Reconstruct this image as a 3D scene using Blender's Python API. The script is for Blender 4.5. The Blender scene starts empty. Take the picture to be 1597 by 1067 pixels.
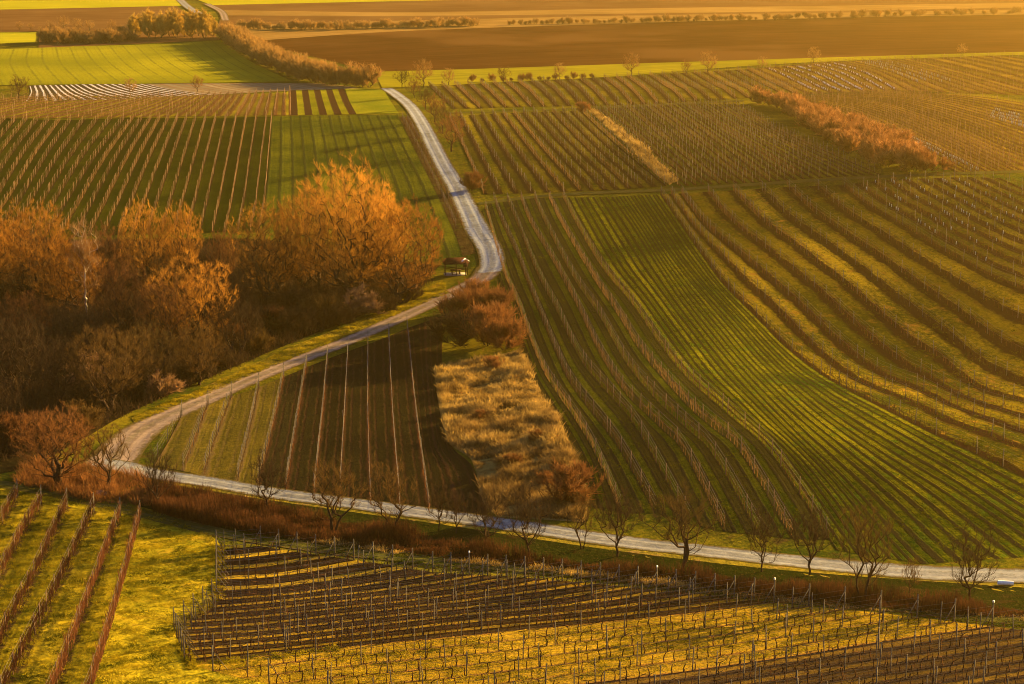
import bpy, math, random
import numpy as np
from mathutils import Vector, Matrix
R = math.radians
scene = bpy.context.scene
# ------------------------------------------------------------------ camera, sky, sun, exposure
F_PX, W_PX, H_PX = 2900.0, 1597.0, 1067.0
CAM_Z = 66.0
PITCH = math.atan(723.5 / F_PX)
cam_d = bpy.data.cameras.new('camera'); cam = bpy.data.objects.new('camera', cam_d)
scene.collection.objects.link(cam)
cam_d.sensor_width = 36; cam_d.lens = F_PX / W_PX * 36; cam_d.clip_start = 1; cam_d.clip_end = 12000
cam.location = (0, 0, CAM_Z); cam.rotation_euler = (math.pi/2 - PITCH, 0, 0)
scene.camera = cam
SUN_AZ, SUN_EL = 55.0, 13.5         # degrees to the right of the view direction, and above the horizon
wd = bpy.data.worlds.new('World'); scene.world = wd; wd.use_nodes = True
nt = wd.node_tree; nt.nodes.clear()
sky = nt.nodes.new('ShaderNodeTexSky'); sky.sky_type = 'NISHITA'; sky.sun_disc = False
sky.sun_elevation = R(SUN_EL); sky.sun_rotation = R(SUN_AZ); sky.dust_density = 1.0; sky.air_density = 0.42
bg = nt.nodes.new('ShaderNodeBackground'); bg.inputs['Strength'].default_value = 0.05
wo = nt.nodes.new('ShaderNodeOutputWorld')
nt.links.new(sky.outputs[0], bg.inputs[0]); nt.links.new(bg.outputs[0], wo.inputs[0])
sd = bpy.data.lights.new('sun', 'SUN'); sun = bpy.data.objects.new('sun', sd); scene.collection.objects.link(sun)
sd.energy = 5.0; sd.angle = R(0.5); sd.color = (1.0, 0.64, 0.17)
sv = Vector((math.sin(R(SUN_AZ))*math.cos(R(SUN_EL)), math.cos(R(SUN_AZ))*math.cos(R(SUN_EL)), math.sin(R(SUN_EL))))
sun.rotation_euler = sv.to_track_quat('Z', 'Y').to_euler()
sun.location = (200, 100, 200)
vs = scene.view_settings; vs.view_transform = 'Standard'; vs.look = 'None'; vs.gamma = 1; vs.exposure = 2.84
scene.cycles.max_bounces = 5; scene.cycles.volume_bounces = 0; scene.cycles.transparent_max_bounces = 4
scene.cycles.use_denoising = True; scene.cycles.filter_width = 1.0
rng = np.random.default_rng(7); random.seed(7)

# ------------------------------------------------------------------ terrain
def gs(x, y, A, cx, cy, sx, sy): return A*np.exp(-((x-cx)/sx)**2/2 - ((y-cy)/sy)**2/2)
BUMPS = [(11.0, 84, 352, 42, 60), (5.0, 34, 208, 26, 22), (-3.0, -60, 285, 34, 46), (3.0, 130, 470, 55, 60), (5.0, -10, 478, 60, 44), (1.0, 38, 296, 14, 22), (3.0, 60, 560, 80, 26), (2.0, 26, 420, 24, 20), (1.2, -115, 590, 60, 60), (-2.5, 60, 245, 30, 20), (3.0, 22, 262, 14, 34), (1.6, 52, 191, 26, 11)]
def hgt(x, y):
    x = np.asarray(x, float); y = np.asarray(y, float)
    z = 0.13*13*np.logaddexp(0, (186-y)/13) + 0.35*20*np.logaddexp(0, (70-y)/20)
    for b in BUMPS: z = z + gs(x, y, *b)
    z = z + 0.10*np.sin(x*0.31+y*0.07)*np.sin(y*0.23-x*0.05)*np.exp(-(y/500)**2)
    return z
cp, sp_ = math.cos(PITCH), math.sin(PITCH)
def unproj(px, py):
    px = np.asarray(px, float); py = np.asarray(py, float)
    u = (px-W_PX/2)/F_PX; v = -(py-H_PX/2)/F_PX
    dx, dy, dz = u, cp + v*sp_, -sp_ + v*cp
    t = -CAM_Z/dz
    for k in range(60):
        h = hgt(dx*t, dy*t)
        t = 0.5*t + 0.5*((h-CAM_Z)/dz)
    return np.stack([dx*t, dy*t], -1)
def pt(px, py):
    p = unproj(px, py); return float(p[0]), float(p[1])
def Z(x, y): return float(hgt(x, y))

def smooth(P, n, closed=False):
    """Catmull-Rom through control points, resampled to n points of equal arc length"""
    P = np.asarray(P, float)
    if len(P) == 2:
        t = np.linspace(0, 1, n)[:, None]; return P[0]*(1-t)+P[1]*t
    Q = np.vstack([2*P[0]-P[1], P, 2*P[-1]-P[-2]])
    out = []
    for i in range(len(P)-1):
        p0, p1, p2, p3 = Q[i:i+4]
        t = np.linspace(0, 1, 24, endpoint=False)[:, None]
        out.append(0.5*((2*p1)+(-p0+p2)*t+(2*p0-5*p1+4*p2-p3)*t*t+(-p0+3*p1-3*p2+p3)*t**3))
    out = np.vstack(out+[P[-1:]])
    return resample(out, n)
def resample(P, n):
    d = np.r_[0, np.cumsum(np.linalg.norm(np.diff(P, axis=0), axis=1))]
    s = np.linspace(0, d[-1], n)
    return np.stack([np.interp(s, d, P[:, k]) for k in range(P.shape[1])], -1)
def length(P): return float(np.linalg.norm(np.diff(P, axis=0), axis=1).sum())
def curve(pts, n):
    """pixel control points -> ground curve with n points equally spaced on the ground"""
    P = smooth(pts, 200); return resample(unproj(P[:, 0], P[:, 1]), n)

# ------------------------------------------------------------------ mesh building
class MB:
    def __init__(s): s.v = []; s.f = []; s.m = []; s.n = 0
    def add(s, v, f, mi=0):
        v = np.asarray(v, float).reshape(-1, 3); f = np.asarray(f, int).reshape(-1, 4)
        s.v.append(v); s.f.append(f+s.n); s.m.append(np.full(len(f), mi)); s.n += len(v)
    def ribbons(s, A, B, w0, w1, mi=0, side=None):
        """thin flat twigs A->B (N,3), width w0->w1"""
        A = np.asarray(A, float); B = np.asarray(B, float); N = len(A)
        if N == 0: return
        d = B-A
        if side is None: side = rng.normal(size=(N, 3))
        n = np.cross(d, side); n /= (np.linalg.norm(n, axis=1, keepdims=True)+1e-9)
        w0 = np.broadcast_to(np.asarray(w0, float), (N,))[:, None]/2; w1 = np.broadcast_to(np.asarray(w1, float), (N,))[:, None]/2
        V = np.stack([A-n*w0, A+n*w0, B+n*w1, B-n*w1], 1).reshape(-1, 3)
        s.add(V, np.arange(4*N).reshape(N, 4), mi)
    def tubes(s, A, B, r0, r1, k=4, mi=0, cap=False):
        A = np.asarray(A, float).reshape(-1, 3); B = np.asarray(B, float).reshape(-1, 3); N = len(A)
        if N == 0: return
        d = B-A; d /= (np.linalg.norm(d, axis=1, keepdims=True)+1e-9)
        ref = np.where(np.abs(d[:, 2:3]) > .9, [[1., 0, 0]], [[0, 0, 1.]])
        u = np.cross(d, ref); u /= np.linalg.norm(u, axis=1, keepdims=True); w = np.cross(d, u)
        r0 = np.broadcast_to(np.asarray(r0, float), (N,)); r1 = np.broadcast_to(np.asarray(r1, float), (N,))
        a = np.arange(k)*2*math.pi/k + math.pi/k
        ring = u[:, None]*np.cos(a)[None, :, None] + w[:, None]*np.sin(a)[None, :, None]
        V = np.concatenate([A[:, None]+ring*r0[:, None, None], B[:, None]+ring*r1[:, None, None]], 1)
        i = np.arange(k); j = (i+1) % k
        f = np.stack([i, j, j+k, i+k], -1)
        if cap and k == 4: f = np.vstack([f, [[4, 5, 6, 7]], [[3, 2, 1, 0]]])
        F = f[None]+(np.arange(N)*2*k)[:, None, None]
        s.add(V.reshape(-1, 3), F.reshape(-1, 4), mi)
    def box(s, c, sz, rz=0, mi=0):
        x, y, z = [q/2 for q in sz]; ca, sa = math.cos(rz), math.sin(rz)
        V = np.array([(i*x, j*y, k*z) for k in (-1, 1) for i, j in ((-1, -1), (1, -1), (1, 1), (-1, 1))])
        V = np.stack([V[:, 0]*ca-V[:, 1]*sa, V[:, 0]*sa+V[:, 1]*ca, V[:, 2]], -1)+np.asarray(c)
        s.add(V, [(3, 2, 1, 0), (4, 5, 6, 7), (0, 1, 5, 4), (1, 2, 6, 5), (2, 3, 7, 6), (3, 0, 4, 7)], mi)
    def mesh(s, name, mats, uv=None, smooth=False):
        me = bpy.data.meshes.new(name)
        v = np.vstack(s.v); f = np.vstack(s.f); m = np.concatenate(s.m)
        me.vertices.add(len(v)); me.vertices.foreach_set('co', v.ravel().astype(np.float32))
        me.loops.add(f.size); me.loops.foreach_set('vertex_index', f.ravel().astype(np.int32))
        me.polygons.add(len(f)); me.polygons.foreach_set('loop_start', (np.arange(len(f))*4).astype(np.int32))
        me.polygons.foreach_set('material_index', m.astype(np.int32))
        if smooth: me.polygons.foreach_set('use_smooth', np.ones(len(f), bool))
        for q in (mats if isinstance(mats, (list, tuple)) else [mats]): me.materials.append(q)
        if uv is not None:
            l = me.uv_layers.new(name='UVMap'); l.data.foreach_set('uv', uv[f.ravel()].ravel().astype(np.float32))
        me.update(); me.validate()
        return me
def link(name, data, parent=None, loc=None, rz=0, sc=None):
    o = bpy.data.objects.new(name, data); scene.collection.objects.link(o)
    if parent is not None: o.parent = parent
    if loc is not None: o.location = loc
    if rz: o.rotation_euler[2] = rz
    if sc is not None: o.scale = sc if isinstance(sc, (tuple, list)) else (sc, sc, sc)
    return o
def tag(o, label, cat, group=None):
    o['label'] = label; o['category'] = cat
    if group: o['group'] = group
    return o
def structure(o, label=None):
    o['kind'] = 'structure'
    if label: o['label'] = label
    return o
ONES = ['', 'first', 'second', 'third', 'fourth', 'fifth', 'sixth', 'seventh', 'eighth', 'ninth', 'tenth', 'eleventh', 'twelfth', 'thirteenth',
        'fourteenth', 'fifteenth', 'sixteenth', 'seventeenth', 'eighteenth', 'nineteenth']
TENS = {20: ('twentieth', 'twenty'), 30: ('thirtieth', 'thirty'), 40: ('fortieth', 'forty'), 50: ('fiftieth', 'fifty')}
def ordn(n):
    if n < 20: return ONES[n]
    t = n//10*10
    return TENS[t][0] if n == t else TENS[t][1]+'-'+ONES[n-t]

# ------------------------------------------------------------------ materials
class NT:
    def __init__(s, name):
        s.mat = bpy.data.materials.new(name); s.mat.use_nodes = True; s.t = s.mat.node_tree; s.t.nodes.clear()
        s.out = s.t.nodes.new('ShaderNodeOutputMaterial'); s.b = s.t.nodes.new('ShaderNodeBsdfPrincipled')
        s.b.inputs['Roughness'].default_value = 0.9; s.b.inputs['Specular IOR Level'].default_value = 0.0
        s.t.links.new(s.b.outputs[0], s.out.inputs[0])
        s.geo = s.t.nodes.new('ShaderNodeNewGeometry')
    def n(s, typ, **kw):
        q = s.t.nodes.new(typ)
        for k, v in kw.items():
            if k.startswith('i_'): q.inputs[int(k[2:])].default_value = v
            else: setattr(q, k, v)
        return q
    def L(s, a, b): s.t.links.new(a, b)
    def noise(s, scale, detail=3, rough=.6, vec=None, dist=0.0):
        q = s.n('ShaderNodeTexNoise'); q.inputs['Scale'].default_value = scale; q.inputs['Detail'].default_value = detail
        q.inputs['Roughness'].default_value = rough; q.inputs['Distortion'].default_value = dist
        s.L(vec if vec is not None else s.geo.outputs['Position'], q.inputs['Vector']); return q.outputs['Fac']
    def math(s, op, a, b=None, c=None, clamp=False):
        q = s.n('ShaderNodeMath', operation=op); q.use_clamp = clamp
        for i, x in enumerate((a, b, c)):
            if x is None: continue
            if isinstance(x, (int, float)): q.inputs[i].default_value = x
            else: s.L(x, q.inputs[i])
        return q.outputs[0]
    def ramp(s, fac, lo, hi):
        q = s.n('ShaderNodeMapRange'); q.inputs['From Min'].default_value = lo; q.inputs['From Max'].default_value = hi
        q.interpolation_type = 'SMOOTHSTEP'
        s.L(fac, q.inputs['Value']); return q.outputs[0]
    def mix(s, fac, a, b):
        q = s.n('ShaderNodeMix', data_type='RGBA')
        if isinstance(fac, (int, float)): q.inputs[0].default_value = fac
        else: s.L(fac, q.inputs[0])
        for i, x in ((6, a), (7, b)):
            if isinstance(x, (tuple, list)): q.inputs[i].default_value = (*x[:3], 1)
            else: s.L(x, q.inputs[i])
        return q.outputs[2]
    def bump(s, h, dist, strength=1.0):
        q = s.n('ShaderNodeBump'); q.inputs['Distance'].default_value = dist; q.inputs['Strength'].default_value = strength
        s.L(h, q.inputs['Height']); s.L(q.outputs[0], s.b.inputs['Normal'])
    def color(s, c): s.L(c, s.b.inputs['Base Color'])

GREEN = (0.018, 0.034, 0.004); GOLD = (0.150, 0.118, 0.008); SOIL = (0.016, 0.009, 0.005); STRAW = (0.24, 0.15, 0.05)
LIME = (0.12, 0.13, 0.008); BROWNG = (0.05, 0.034, 0.010); DKGREEN = (0.013, 0.026, 0.004)
def grass_col(N, a, b, patch=0.06, fine=1.6, c=None):
    f = N.math('ADD', N.math('MULTIPLY', N.noise(patch, 4, .6), .75), N.math('MULTIPLY', N.noise(fine, 4, .7), .45))
    col = N.mix(N.ramp(f, .45, .78), a, b)
    if c is not None: col = N.mix(N.ramp(N.noise(.35, 5, .7), .52, .7), col, c)
    # tufty light and dark specks of dead and living blades
    col = N.mix(N.math('MULTIPLY', N.ramp(N.noise(4.5, 3, .7), .5, .72), .6), col, tuple(q*.4 for q in a))
    col = N.mix(N.math('MULTIPLY', N.ramp(N.noise(6.5, 2, .6), .60, .72), .5), col, (0.16, 0.085, 0.03))
    return col
def m_grass(name, a, b, c=None, patch=.06, bumpd=.16):
    N = NT(name); N.color(grass_col(N, a, b, patch, 1.6, c))
    N.bump(N.math('ADD', N.noise(2.2, 4, .75), N.math('MULTIPLY', N.noise(.7, 2), .8)), bumpd); return N.mat
def m_rows(name, ga, gb, soil, w=.32, alt=0.0, altcol=None, tracks=.5, bumpd=.14, c=None, mound=.25, patch=.06, tone=.65):
    """row field: u is an integer on each vine row, v metres along; soil strips and alternate alleys may be tilled or hold painted row shade"""
    N = NT(name); uvn = N.n('ShaderNodeUVMap'); sep = N.n('ShaderNodeSeparateXYZ'); N.L(uvn.outputs[0], sep.inputs[0])
    u = sep.outputs[0]; v = sep.outputs[1]
    wob = N.math('MULTIPLY', N.math('SUBTRACT', N.noise(.8, 3, .7), .5), .22)
    uu = N.math('ADD', u, wob)
    fr = N.math('SUBTRACT', N.math('FRACT', N.math('ADD', uu, .5)), .5)
    d = N.math('MULTIPLY', N.math('ABSOLUTE', fr), 2.0)       # 0 on the row, 1 mid alley
    g = grass_col(N, ga, gb, patch, 1.6, c)
    # per alley tone
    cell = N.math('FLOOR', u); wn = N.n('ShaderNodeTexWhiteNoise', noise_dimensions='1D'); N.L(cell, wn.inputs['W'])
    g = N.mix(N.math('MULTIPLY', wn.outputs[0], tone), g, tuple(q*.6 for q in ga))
    s_ = N.mix(N.noise(1.3, 4, .7), soil, tuple(q*1.9 for q in soil))
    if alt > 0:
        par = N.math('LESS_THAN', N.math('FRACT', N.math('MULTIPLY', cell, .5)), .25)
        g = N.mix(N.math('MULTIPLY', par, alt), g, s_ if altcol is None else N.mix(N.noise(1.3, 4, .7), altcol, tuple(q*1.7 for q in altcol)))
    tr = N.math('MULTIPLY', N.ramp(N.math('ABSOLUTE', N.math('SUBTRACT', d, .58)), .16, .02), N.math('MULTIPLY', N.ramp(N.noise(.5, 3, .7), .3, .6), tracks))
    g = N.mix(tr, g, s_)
    wv = N.math('MULTIPLY', N.math('SUBTRACT', N.noise(.22, 4, .7), .5), .7)
    m = N.ramp(N.math('ADD', d, wv), w+.12, w-.12)
    N.color(N.mix(m, g, s_))
    hh = N.math('ADD', N.noise(2.4, 4, .75), N.math('MULTIPLY', m, mound))
    hh = N.math('SUBTRACT', hh, N.math('MULTIPLY', tr, .3))
    N.bump(hh, bumpd); return N.mat
def m_simple(name, a, b, scale=3.0, bumpd=0, rough=.85, stretch=None, transl=0):
    N = NT(name); f = N.noise(scale, 4, .65); N.color(N.mix(N.ramp(f, .3, .7), a, b)); N.b.inputs['Roughness'].default_value = rough
    if bumpd: N.bump(N.noise(scale*2.2, 4, .7), bumpd)
    if transl:
        t = N.n('ShaderNodeBsdfTranslucent'); mx = N.n('ShaderNodeMixShader'); mx.inputs[0].default_value = transl
        N.L(N.b.inputs['Base Color'].links[0].from_socket, t.inputs[0]); N.L(N.b.outputs[0], mx.inputs[1]); N.L(t.outputs[0], mx.inputs[2]); N.L(mx.outputs[0], N.out.inputs[0])
    return N.mat
def m_twig(name, a, b, transl=.25, var=.5):
    """fine twigs; the tone varies per object and through the crown"""
    N = NT(name); oi = N.n('ShaderNodeObjectInfo')
    f = N.math('ADD', N.math('MULTIPLY', N.noise(.45, 3, .6), 1-var*.5), N.math('MULTIPLY', oi.outputs['Random'], var*.5))
    col = N.mix(N.ramp(f, .3, .75), a, b); N.color(col)
    t = N.n('ShaderNodeBsdfTranslucent'); mx = N.n('ShaderNodeMixShader'); mx.inputs[0].default_value = transl
    N.L(col, t.inputs[0]); N.L(N.b.outputs[0], mx.inputs[1]); N.L(t.outputs[0], mx.inputs[2]); N.L(mx.outputs[0], N.out.inputs[0])
    return N.mat

M = {}
M['ground'] = m_grass('rough_grass', GREEN, GOLD, BROWNG)
M['meadow'] = m_grass('meadow_grass', DKGREEN, LIME, GOLD)
M['lime'] = m_grass('young_crop', (0.09, 0.11, 0.006), (0.22, 0.20, 0.010), None, .03, .08)
M['verge'] = m_grass('verge_grass', (0.07, 0.065, 0.010), (0.26, 0.19, 0.016), STRAW, .12)
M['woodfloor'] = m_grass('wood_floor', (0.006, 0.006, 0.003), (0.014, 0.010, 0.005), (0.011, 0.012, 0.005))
M['soil'] = m_grass('bare_soil', SOIL, (0.08, 0.043, 0.02), None, .05, .1)
M['bark'] = m_simple('bark', (0.022, 0.014, 0.010), (0.05, 0.032, 0.021), 4, .02)
M['birch'] = m_simple('pale_bark', (0.42, 0.36, 0.28), (0.62, 0.55, 0.45), 4, .01)
M['tw_willow'] = m_twig('willow_twigs', (0.13, 0.050, 0.011), (0.56, 0.265, 0.038), .35)
M['tw_red'] = m_twig('red_twigs', (0.10, 0.042, 0.016), (0.21, 0.09, 0.028), .25)
M['tw_dark'] = m_twig('dark_twigs', (0.022, 0.014, 0.009), (0.055, 0.034, 0.018), .15)
M['tw_olive'] = m_twig('olive_twigs', (0.05, 0.034, 0.012), (0.11, 0.060, 0.018), .2)
M['tw_far'] = m_twig('far_twigs', (0.17, 0.085, 0.025), (0.34, 0.19, 0.055), .3)
M['tw_hedge'] = m_twig('hedge_twigs', (0.085, 0.030, 0.011), (0.36, 0.17, 0.060), .3, .1)
M['tw_gold'] = m_twig('golden_twigs', (0.26, 0.15, 0.028), (0.50, 0.32, 0.06), .3)
M['tw_pale'] = m_twig('pale_twigs', (0.17, 0.095, 0.045), (0.28, 0.16, 0.08), .25)
M['straw'] = m_twig('dry_grass', (0.13, 0.075, 0.022), (0.50, 0.33, 0.09), .3, .1)
M['reed'] = m_twig('red_brown_stalks', (0.030, 0.013, 0.007), (0.11, 0.045, 0.018), .2, .1)
M['blade'] = m_twig('grass_blades', (0.05, 0.055, 0.004), (0.32, 0.235, 0.010), .35, .1)
M['blade2'] = m_twig('hillside_blades', (0.010, 0.024, 0.002), (0.085, 0.085, 0.005), .35, .1)
M['vine'] = m_twig('vine_wood', (0.028, 0.014, 0.009), (0.10, 0.045, 0.020), .15, .9)
M['vinered'] = m_twig('red_canes', (0.035, 0.015, 0.008), (0.13, 0.050, 0.020), .2, .6)
M['vinetan'] = m_twig('tan_canes', (0.045, 0.024, 0.011), (0.19, 0.10, 0.036), .2, .9)
M['post'] = m_simple('concrete_post', (0.075, 0.066, 0.052), (0.14, 0.12, 0.095), 6, 0)
M['wpost'] = m_simple('wooden_post', (0.12, 0.075, 0.045), (0.20, 0.13, 0.08), 6, 0)
M['wire'] = m_simple('steel_wire', (0.12, 0.11, 0.1), (0.18, 0.16, 0.15), 6, 0, .5)
M['white'] = m_simple('white_plastic', (0.75, 0.74, 0.70), (0.85, 0.84, 0.8), 6, 0, .5)
M['tube'] = m_simple('vine_guard', (0.30, 0.36, 0.30), (0.5, 0.52, 0.46), .4, 0, .6)
M['roof'] = m_simple('red_brown_roof', (0.022, 0.010, 0.007), (0.04, 0.017, 0.011), 5, .02)
M['timber'] = m_simple('dark_timber', (0.025, 0.015, 0.009), (0.045, 0.028, 0.018), 5, .01)
M['slab'] = m_simple('pale_slab', (0.16, 0.14, 0.12), (0.22, 0.2, 0.17), 3, .01)
def m_road(name, a, b, grassmid=.0, edge=.82):
    N = NT(name); uvn = N.n('ShaderNodeUVMap'); sep = N.n('ShaderNodeSeparateXYZ'); N.L(uvn.outputs[0], sep.inputs[0])
    d = N.math('ABSOLUTE', sep.outputs[0])
    dd = N.math('ADD', d, N.math('MULTIPLY', N.math('SUBTRACT', N.noise(.9, 5, .8), .5), .85))
    col = N.mix(N.ramp(N.noise(1.4, 5, .7), .3, .75), a, b)
    rut = N.ramp(N.math('ABSOLUTE', N.math('SUBTRACT', d, .45)), .22, .05)
    col = N.mix(N.math('MULTIPLY', N.ramp(N.noise(.16, 4, .7), .5, .66), .55), col, tuple(q*.55 for q in a))
    col = N.mix(N.math('MULTIPLY', N.ramp(N.noise(3.0, 3, .7), .56, .68), .6), col, (0.10, 0.075, 0.05))
    col = N.mix(N.math('MULTIPLY', rut, .35), col, tuple(min(.9, q*1.25) for q in b))
    if grassmid: col = N.mix(N.math('MULTIPLY', N.ramp(dd, .22, .06), grassmid), col, (0.09, 0.085, 0.03))
    col = N.mix(N.ramp(dd, edge-.12, edge+.1), col, (0.08, 0.06, 0.018))
    N.color(col); N.bump(N.math('ADD', N.noise(4, 4, .7), N.math('MULTIPLY', rut, -.5)), .05); return N.mat
M['road'] = m_road('pale_gravel', (0.125, 0.127, 0.132), (0.215, 0.218, 0.225))
M['track'] = m_road('gravel_track', (0.15, 0.16, 0.18), (0.27, 0.285, 0.31), .25)
M['dirt'] = m_road('dirt_track', (0.13, 0.095, 0.075), (0.24, 0.18, 0.145), .3)

# ------------------------------------------------------------------ ground sheets
def ground():
    ys = [60.0]
    while ys[-1] < 5200: ys.append(ys[-1] + max(1.6, (ys[-1]-250)*.012))
    ys = np.array([-40, -20, 0, 20, 40]+ys); xs = np.concatenate([-np.geomspace(1800, 151, 22), np.arange(-150, 151, 2.0), np.geomspace(152, 1800, 22)])
    X, Y = np.meshgrid(xs, ys); V = np.stack([X, Y, hgt(X, Y)-.02-.00025*np.maximum(Y-150, 0)], -1).reshape(-1, 3)
    nx, ny = len(xs), len(ys); i = np.arange(nx-1)[None]+np.arange(ny-1)[:, None]*nx
    f = np.stack([i, i+1, i+1+nx, i+nx], -1).reshape(-1, 4)
    mb = MB(); mb.add(V, f); return structure(link('ground', mb.mesh('ground', M['ground'], smooth=True)))
ground()
LAYER = [0.0]
def sheet(name, keys, counts, mat, off, ustart=0, label=None, sub=3, step=2.5, nmin=30):
    """a field lying on the terrain between pixel curves; u runs across rows, v metres along"""
    C = [curve(k, 200) for k in keys]; Ln = max(length(c) for c in C); n = max(nmin, int(Ln/step)); n = min(n, 220)
    C = [resample(c, n) for c in C]; rows = []; us = []; vv = []
    u = ustart
    for a, b, k in zip(C[:-1], C[1:], counts):
        wid = np.linalg.norm(a-b, axis=1).max(); m = max(int(k*1 if k else 1), int(wid/step), 1)
        for j in range(m): t = j/m; rows.append(a*(1-t)+b*t); us.append(u+k*t)
        u += k
    rows.append(C[-1]); us.append(u)
    Rw = np.stack(rows); V = np.concatenate([Rw, hgt(Rw[..., 0], Rw[..., 1])[..., None]+off+.00012*Rw[..., 1:2]*0], -1)
    V[..., 2] += -.00025*np.maximum(Rw[..., 1]-150, 0)*0
    nr, nc = Rw.shape[:2]; vlen = np.linspace(0, Ln, nc)
    uv = np.stack([np.repeat(np.array(us)[:, None], nc, 1), np.repeat(vlen[None], nr, 0)], -1).reshape(-1, 2)
    i = np.arange(nc-1)[None]+np.arange(nr-1)[:, None]*nc
    f = np.stack([i, i+nc, i+1+nc, i+1], -1).reshape(-1, 4)
    # make every face look up
    p = V.reshape(-1, 3); nz = np.cross(p[f[:, 1]]-p[f[:, 0]], p[f[:, 3]]-p[f[:, 0]])[:, 2]
    if nz.sum() < 0: f = f[:, ::-1]
    mb = MB(); mb.add(p, f); return structure(link(name, mb.mesh(name, mat, uv, True)), label)
def ribbon(name, center, widths, mat, off, label=None):
    """a road of given ground width along a pixel centre line"""
    P = smooth([c for c in center], 300); Wd = np.interp(np.linspace(0, 1, 300), np.linspace(0, 1, len(widths)), widths)
    G = unproj(P[:, 0], P[:, 1]); G = resample(np.c_[G, Wd], max(60, int(length(G)/1.5))); Wd = G[:, 2]; G = G[:, :2]
    T = np.gradient(G, axis=0); T /= np.linalg.norm(T, axis=1, keepdims=True); Nn = np.c_[-T[:, 1], T[:, 0]]
    cs = np.linspace(-1, 1, 7); V = G[:, None]+Nn[:, None]*cs[None, :, None]*(Wd/2)[:, None, None]
    V = np.concatenate([V, hgt(V[..., 0], V[..., 1])[..., None]+off], -1); n = len(G)
    uv = np.stack([np.repeat(cs[None], n, 0), np.repeat(np.linspace(0, length(G), n)[:, None], 7, 1)], -1).reshape(-1, 2)
    i = np.arange(6)[None]+np.arange(n-1)[:, None]*7; f = np.stack([i, i+7, i+8, i+1], -1).reshape(-1, 4)
    p = V.reshape(-1, 3); nz = np.cross(p[f[:, 1]]-p[f[:, 0]], p[f[:, 3]]-p[f[:, 0]])[:, 2]
    if nz.sum() < 0: f = f[:, ::-1]
    mb = MB(); mb.add(p, f); return structure(link(name, mb.mesh(name, mat, uv, True)), label)

# ------------------------------------------------------------------ vine rows
def interp_rows(keys, counts, n=240):
    C = [curve(k, n) for k in keys]; out = []
    for a, b, k in zip(C[:-1], C[1:], counts):
        for j in range(k): t = j/k; out.append(a*(1-t)+b*t)
    out.append(C[-1]); return out
def plants_along(c, sp, jit=.15):
    L_ = length(c); n = max(2, int(L_/sp)); s = (np.arange(n)+.5)/n*L_ + rng.normal(0, jit*sp*.3, n)
    d = np.r_[0, np.cumsum(np.linalg.norm(np.diff(c, axis=0), axis=1))]
    P = np.stack([np.interp(s, d, c[:, 0]), np.interp(s, d, c[:, 1])], -1)
    T = np.stack([np.interp(s+1, d, c[:, 0]), np.interp(s+1, d, c[:, 1])], -1)-np.stack([np.interp(s-1, d, c[:, 0]), np.interp(s-1, d, c[:, 1])], -1)
    T /= np.linalg.norm(T, axis=1, keepdims=True)+1e-9
    return P, T
def vines_into(mb, P, T, st, mi=0, origin=(0, 0, 0), zf=None):
    """bare vines: a crooked trunk, a cane tied along the wire, and st['sh'] upright shoots each"""
    n = len(P); z = (hgt(P[:, 0], P[:, 1]) if zf is None else np.zeros(n))-.03
    B = np.c_[P, z]-np.asarray(origin); th = st.get('trunk', .75)*rng.uniform(.85, 1.15, n)
    w = st.get('w', .05); k = st.get('tk', 3)
    mid = B+np.c_[rng.normal(0, .05, (n, 2)), th*.5]; top = B+np.c_[rng.normal(0, .06, (n, 2)), th]
    mb.tubes(B, mid, w*.7, w*.5, k, mi); mb.tubes(mid, top, w*.5, w*.42, k, mi)
    T3 = np.c_[T, np.zeros(n)]
    for sg in (-1, 1):
        e = top+T3*sg*st.get('arm', .55)+np.c_[rng.normal(0, .04, (n, 2)), rng.uniform(-.05, .22, n)]
        mb.ribbons(top, e, w*.8, w*.4, mi)
    sh = st.get('sh', 6); H = st.get('H', 1.7)
    if sh:
        tt = rng.uniform(-1, 1, (n, sh)); A = top[:, None]+T3[:, None]*tt[..., None]*st.get('arm', .55)
        A = A+rng.normal(0, .05, A.shape)
        E = A+np.stack([rng.normal(0, .16, (n, sh)), rng.normal(0, .16, (n, sh)), rng.uniform(.35, 1.0, (n, sh))*(H-th[:, None])*rng.uniform(.35, 1.1, n)[:, None]], -1)
        mb.ribbons(A.reshape(-1, 3), E.reshape(-1, 3), st.get('sw', .03), st.get('sw', .03)*.6, mi)
def post_mesh(h, r, mat, name='post'):
    mb = MB(); mb.tubes([[0, 0, -.3]], [[0, 0, h]], r*1.1, r, 4, 0, True); return mb.mesh(name, mat)
def brace_mesh(mat):
    mb = MB(); mb.tubes([[-1.15, 0, -.1]], [[0, 0, 1.75]], .04, .035, 4, 0, True); return mb.mesh('brace', mat)
PM = {'c': post_mesh(2.0, .045, M['post']), 'w': post_mesh(1.9, .05, M['wpost']), 'ce': post_mesh(2.1, .06, M['post'], 'end_post')}
BR = brace_mesh(M['post'])
capm = MB(); capm.tubes([[0, 0, 2.12]], [[0, 0, 2.30]], .09, .08, 4, 0, True); CAPM = capm.mesh('cap', M['white'])
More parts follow.
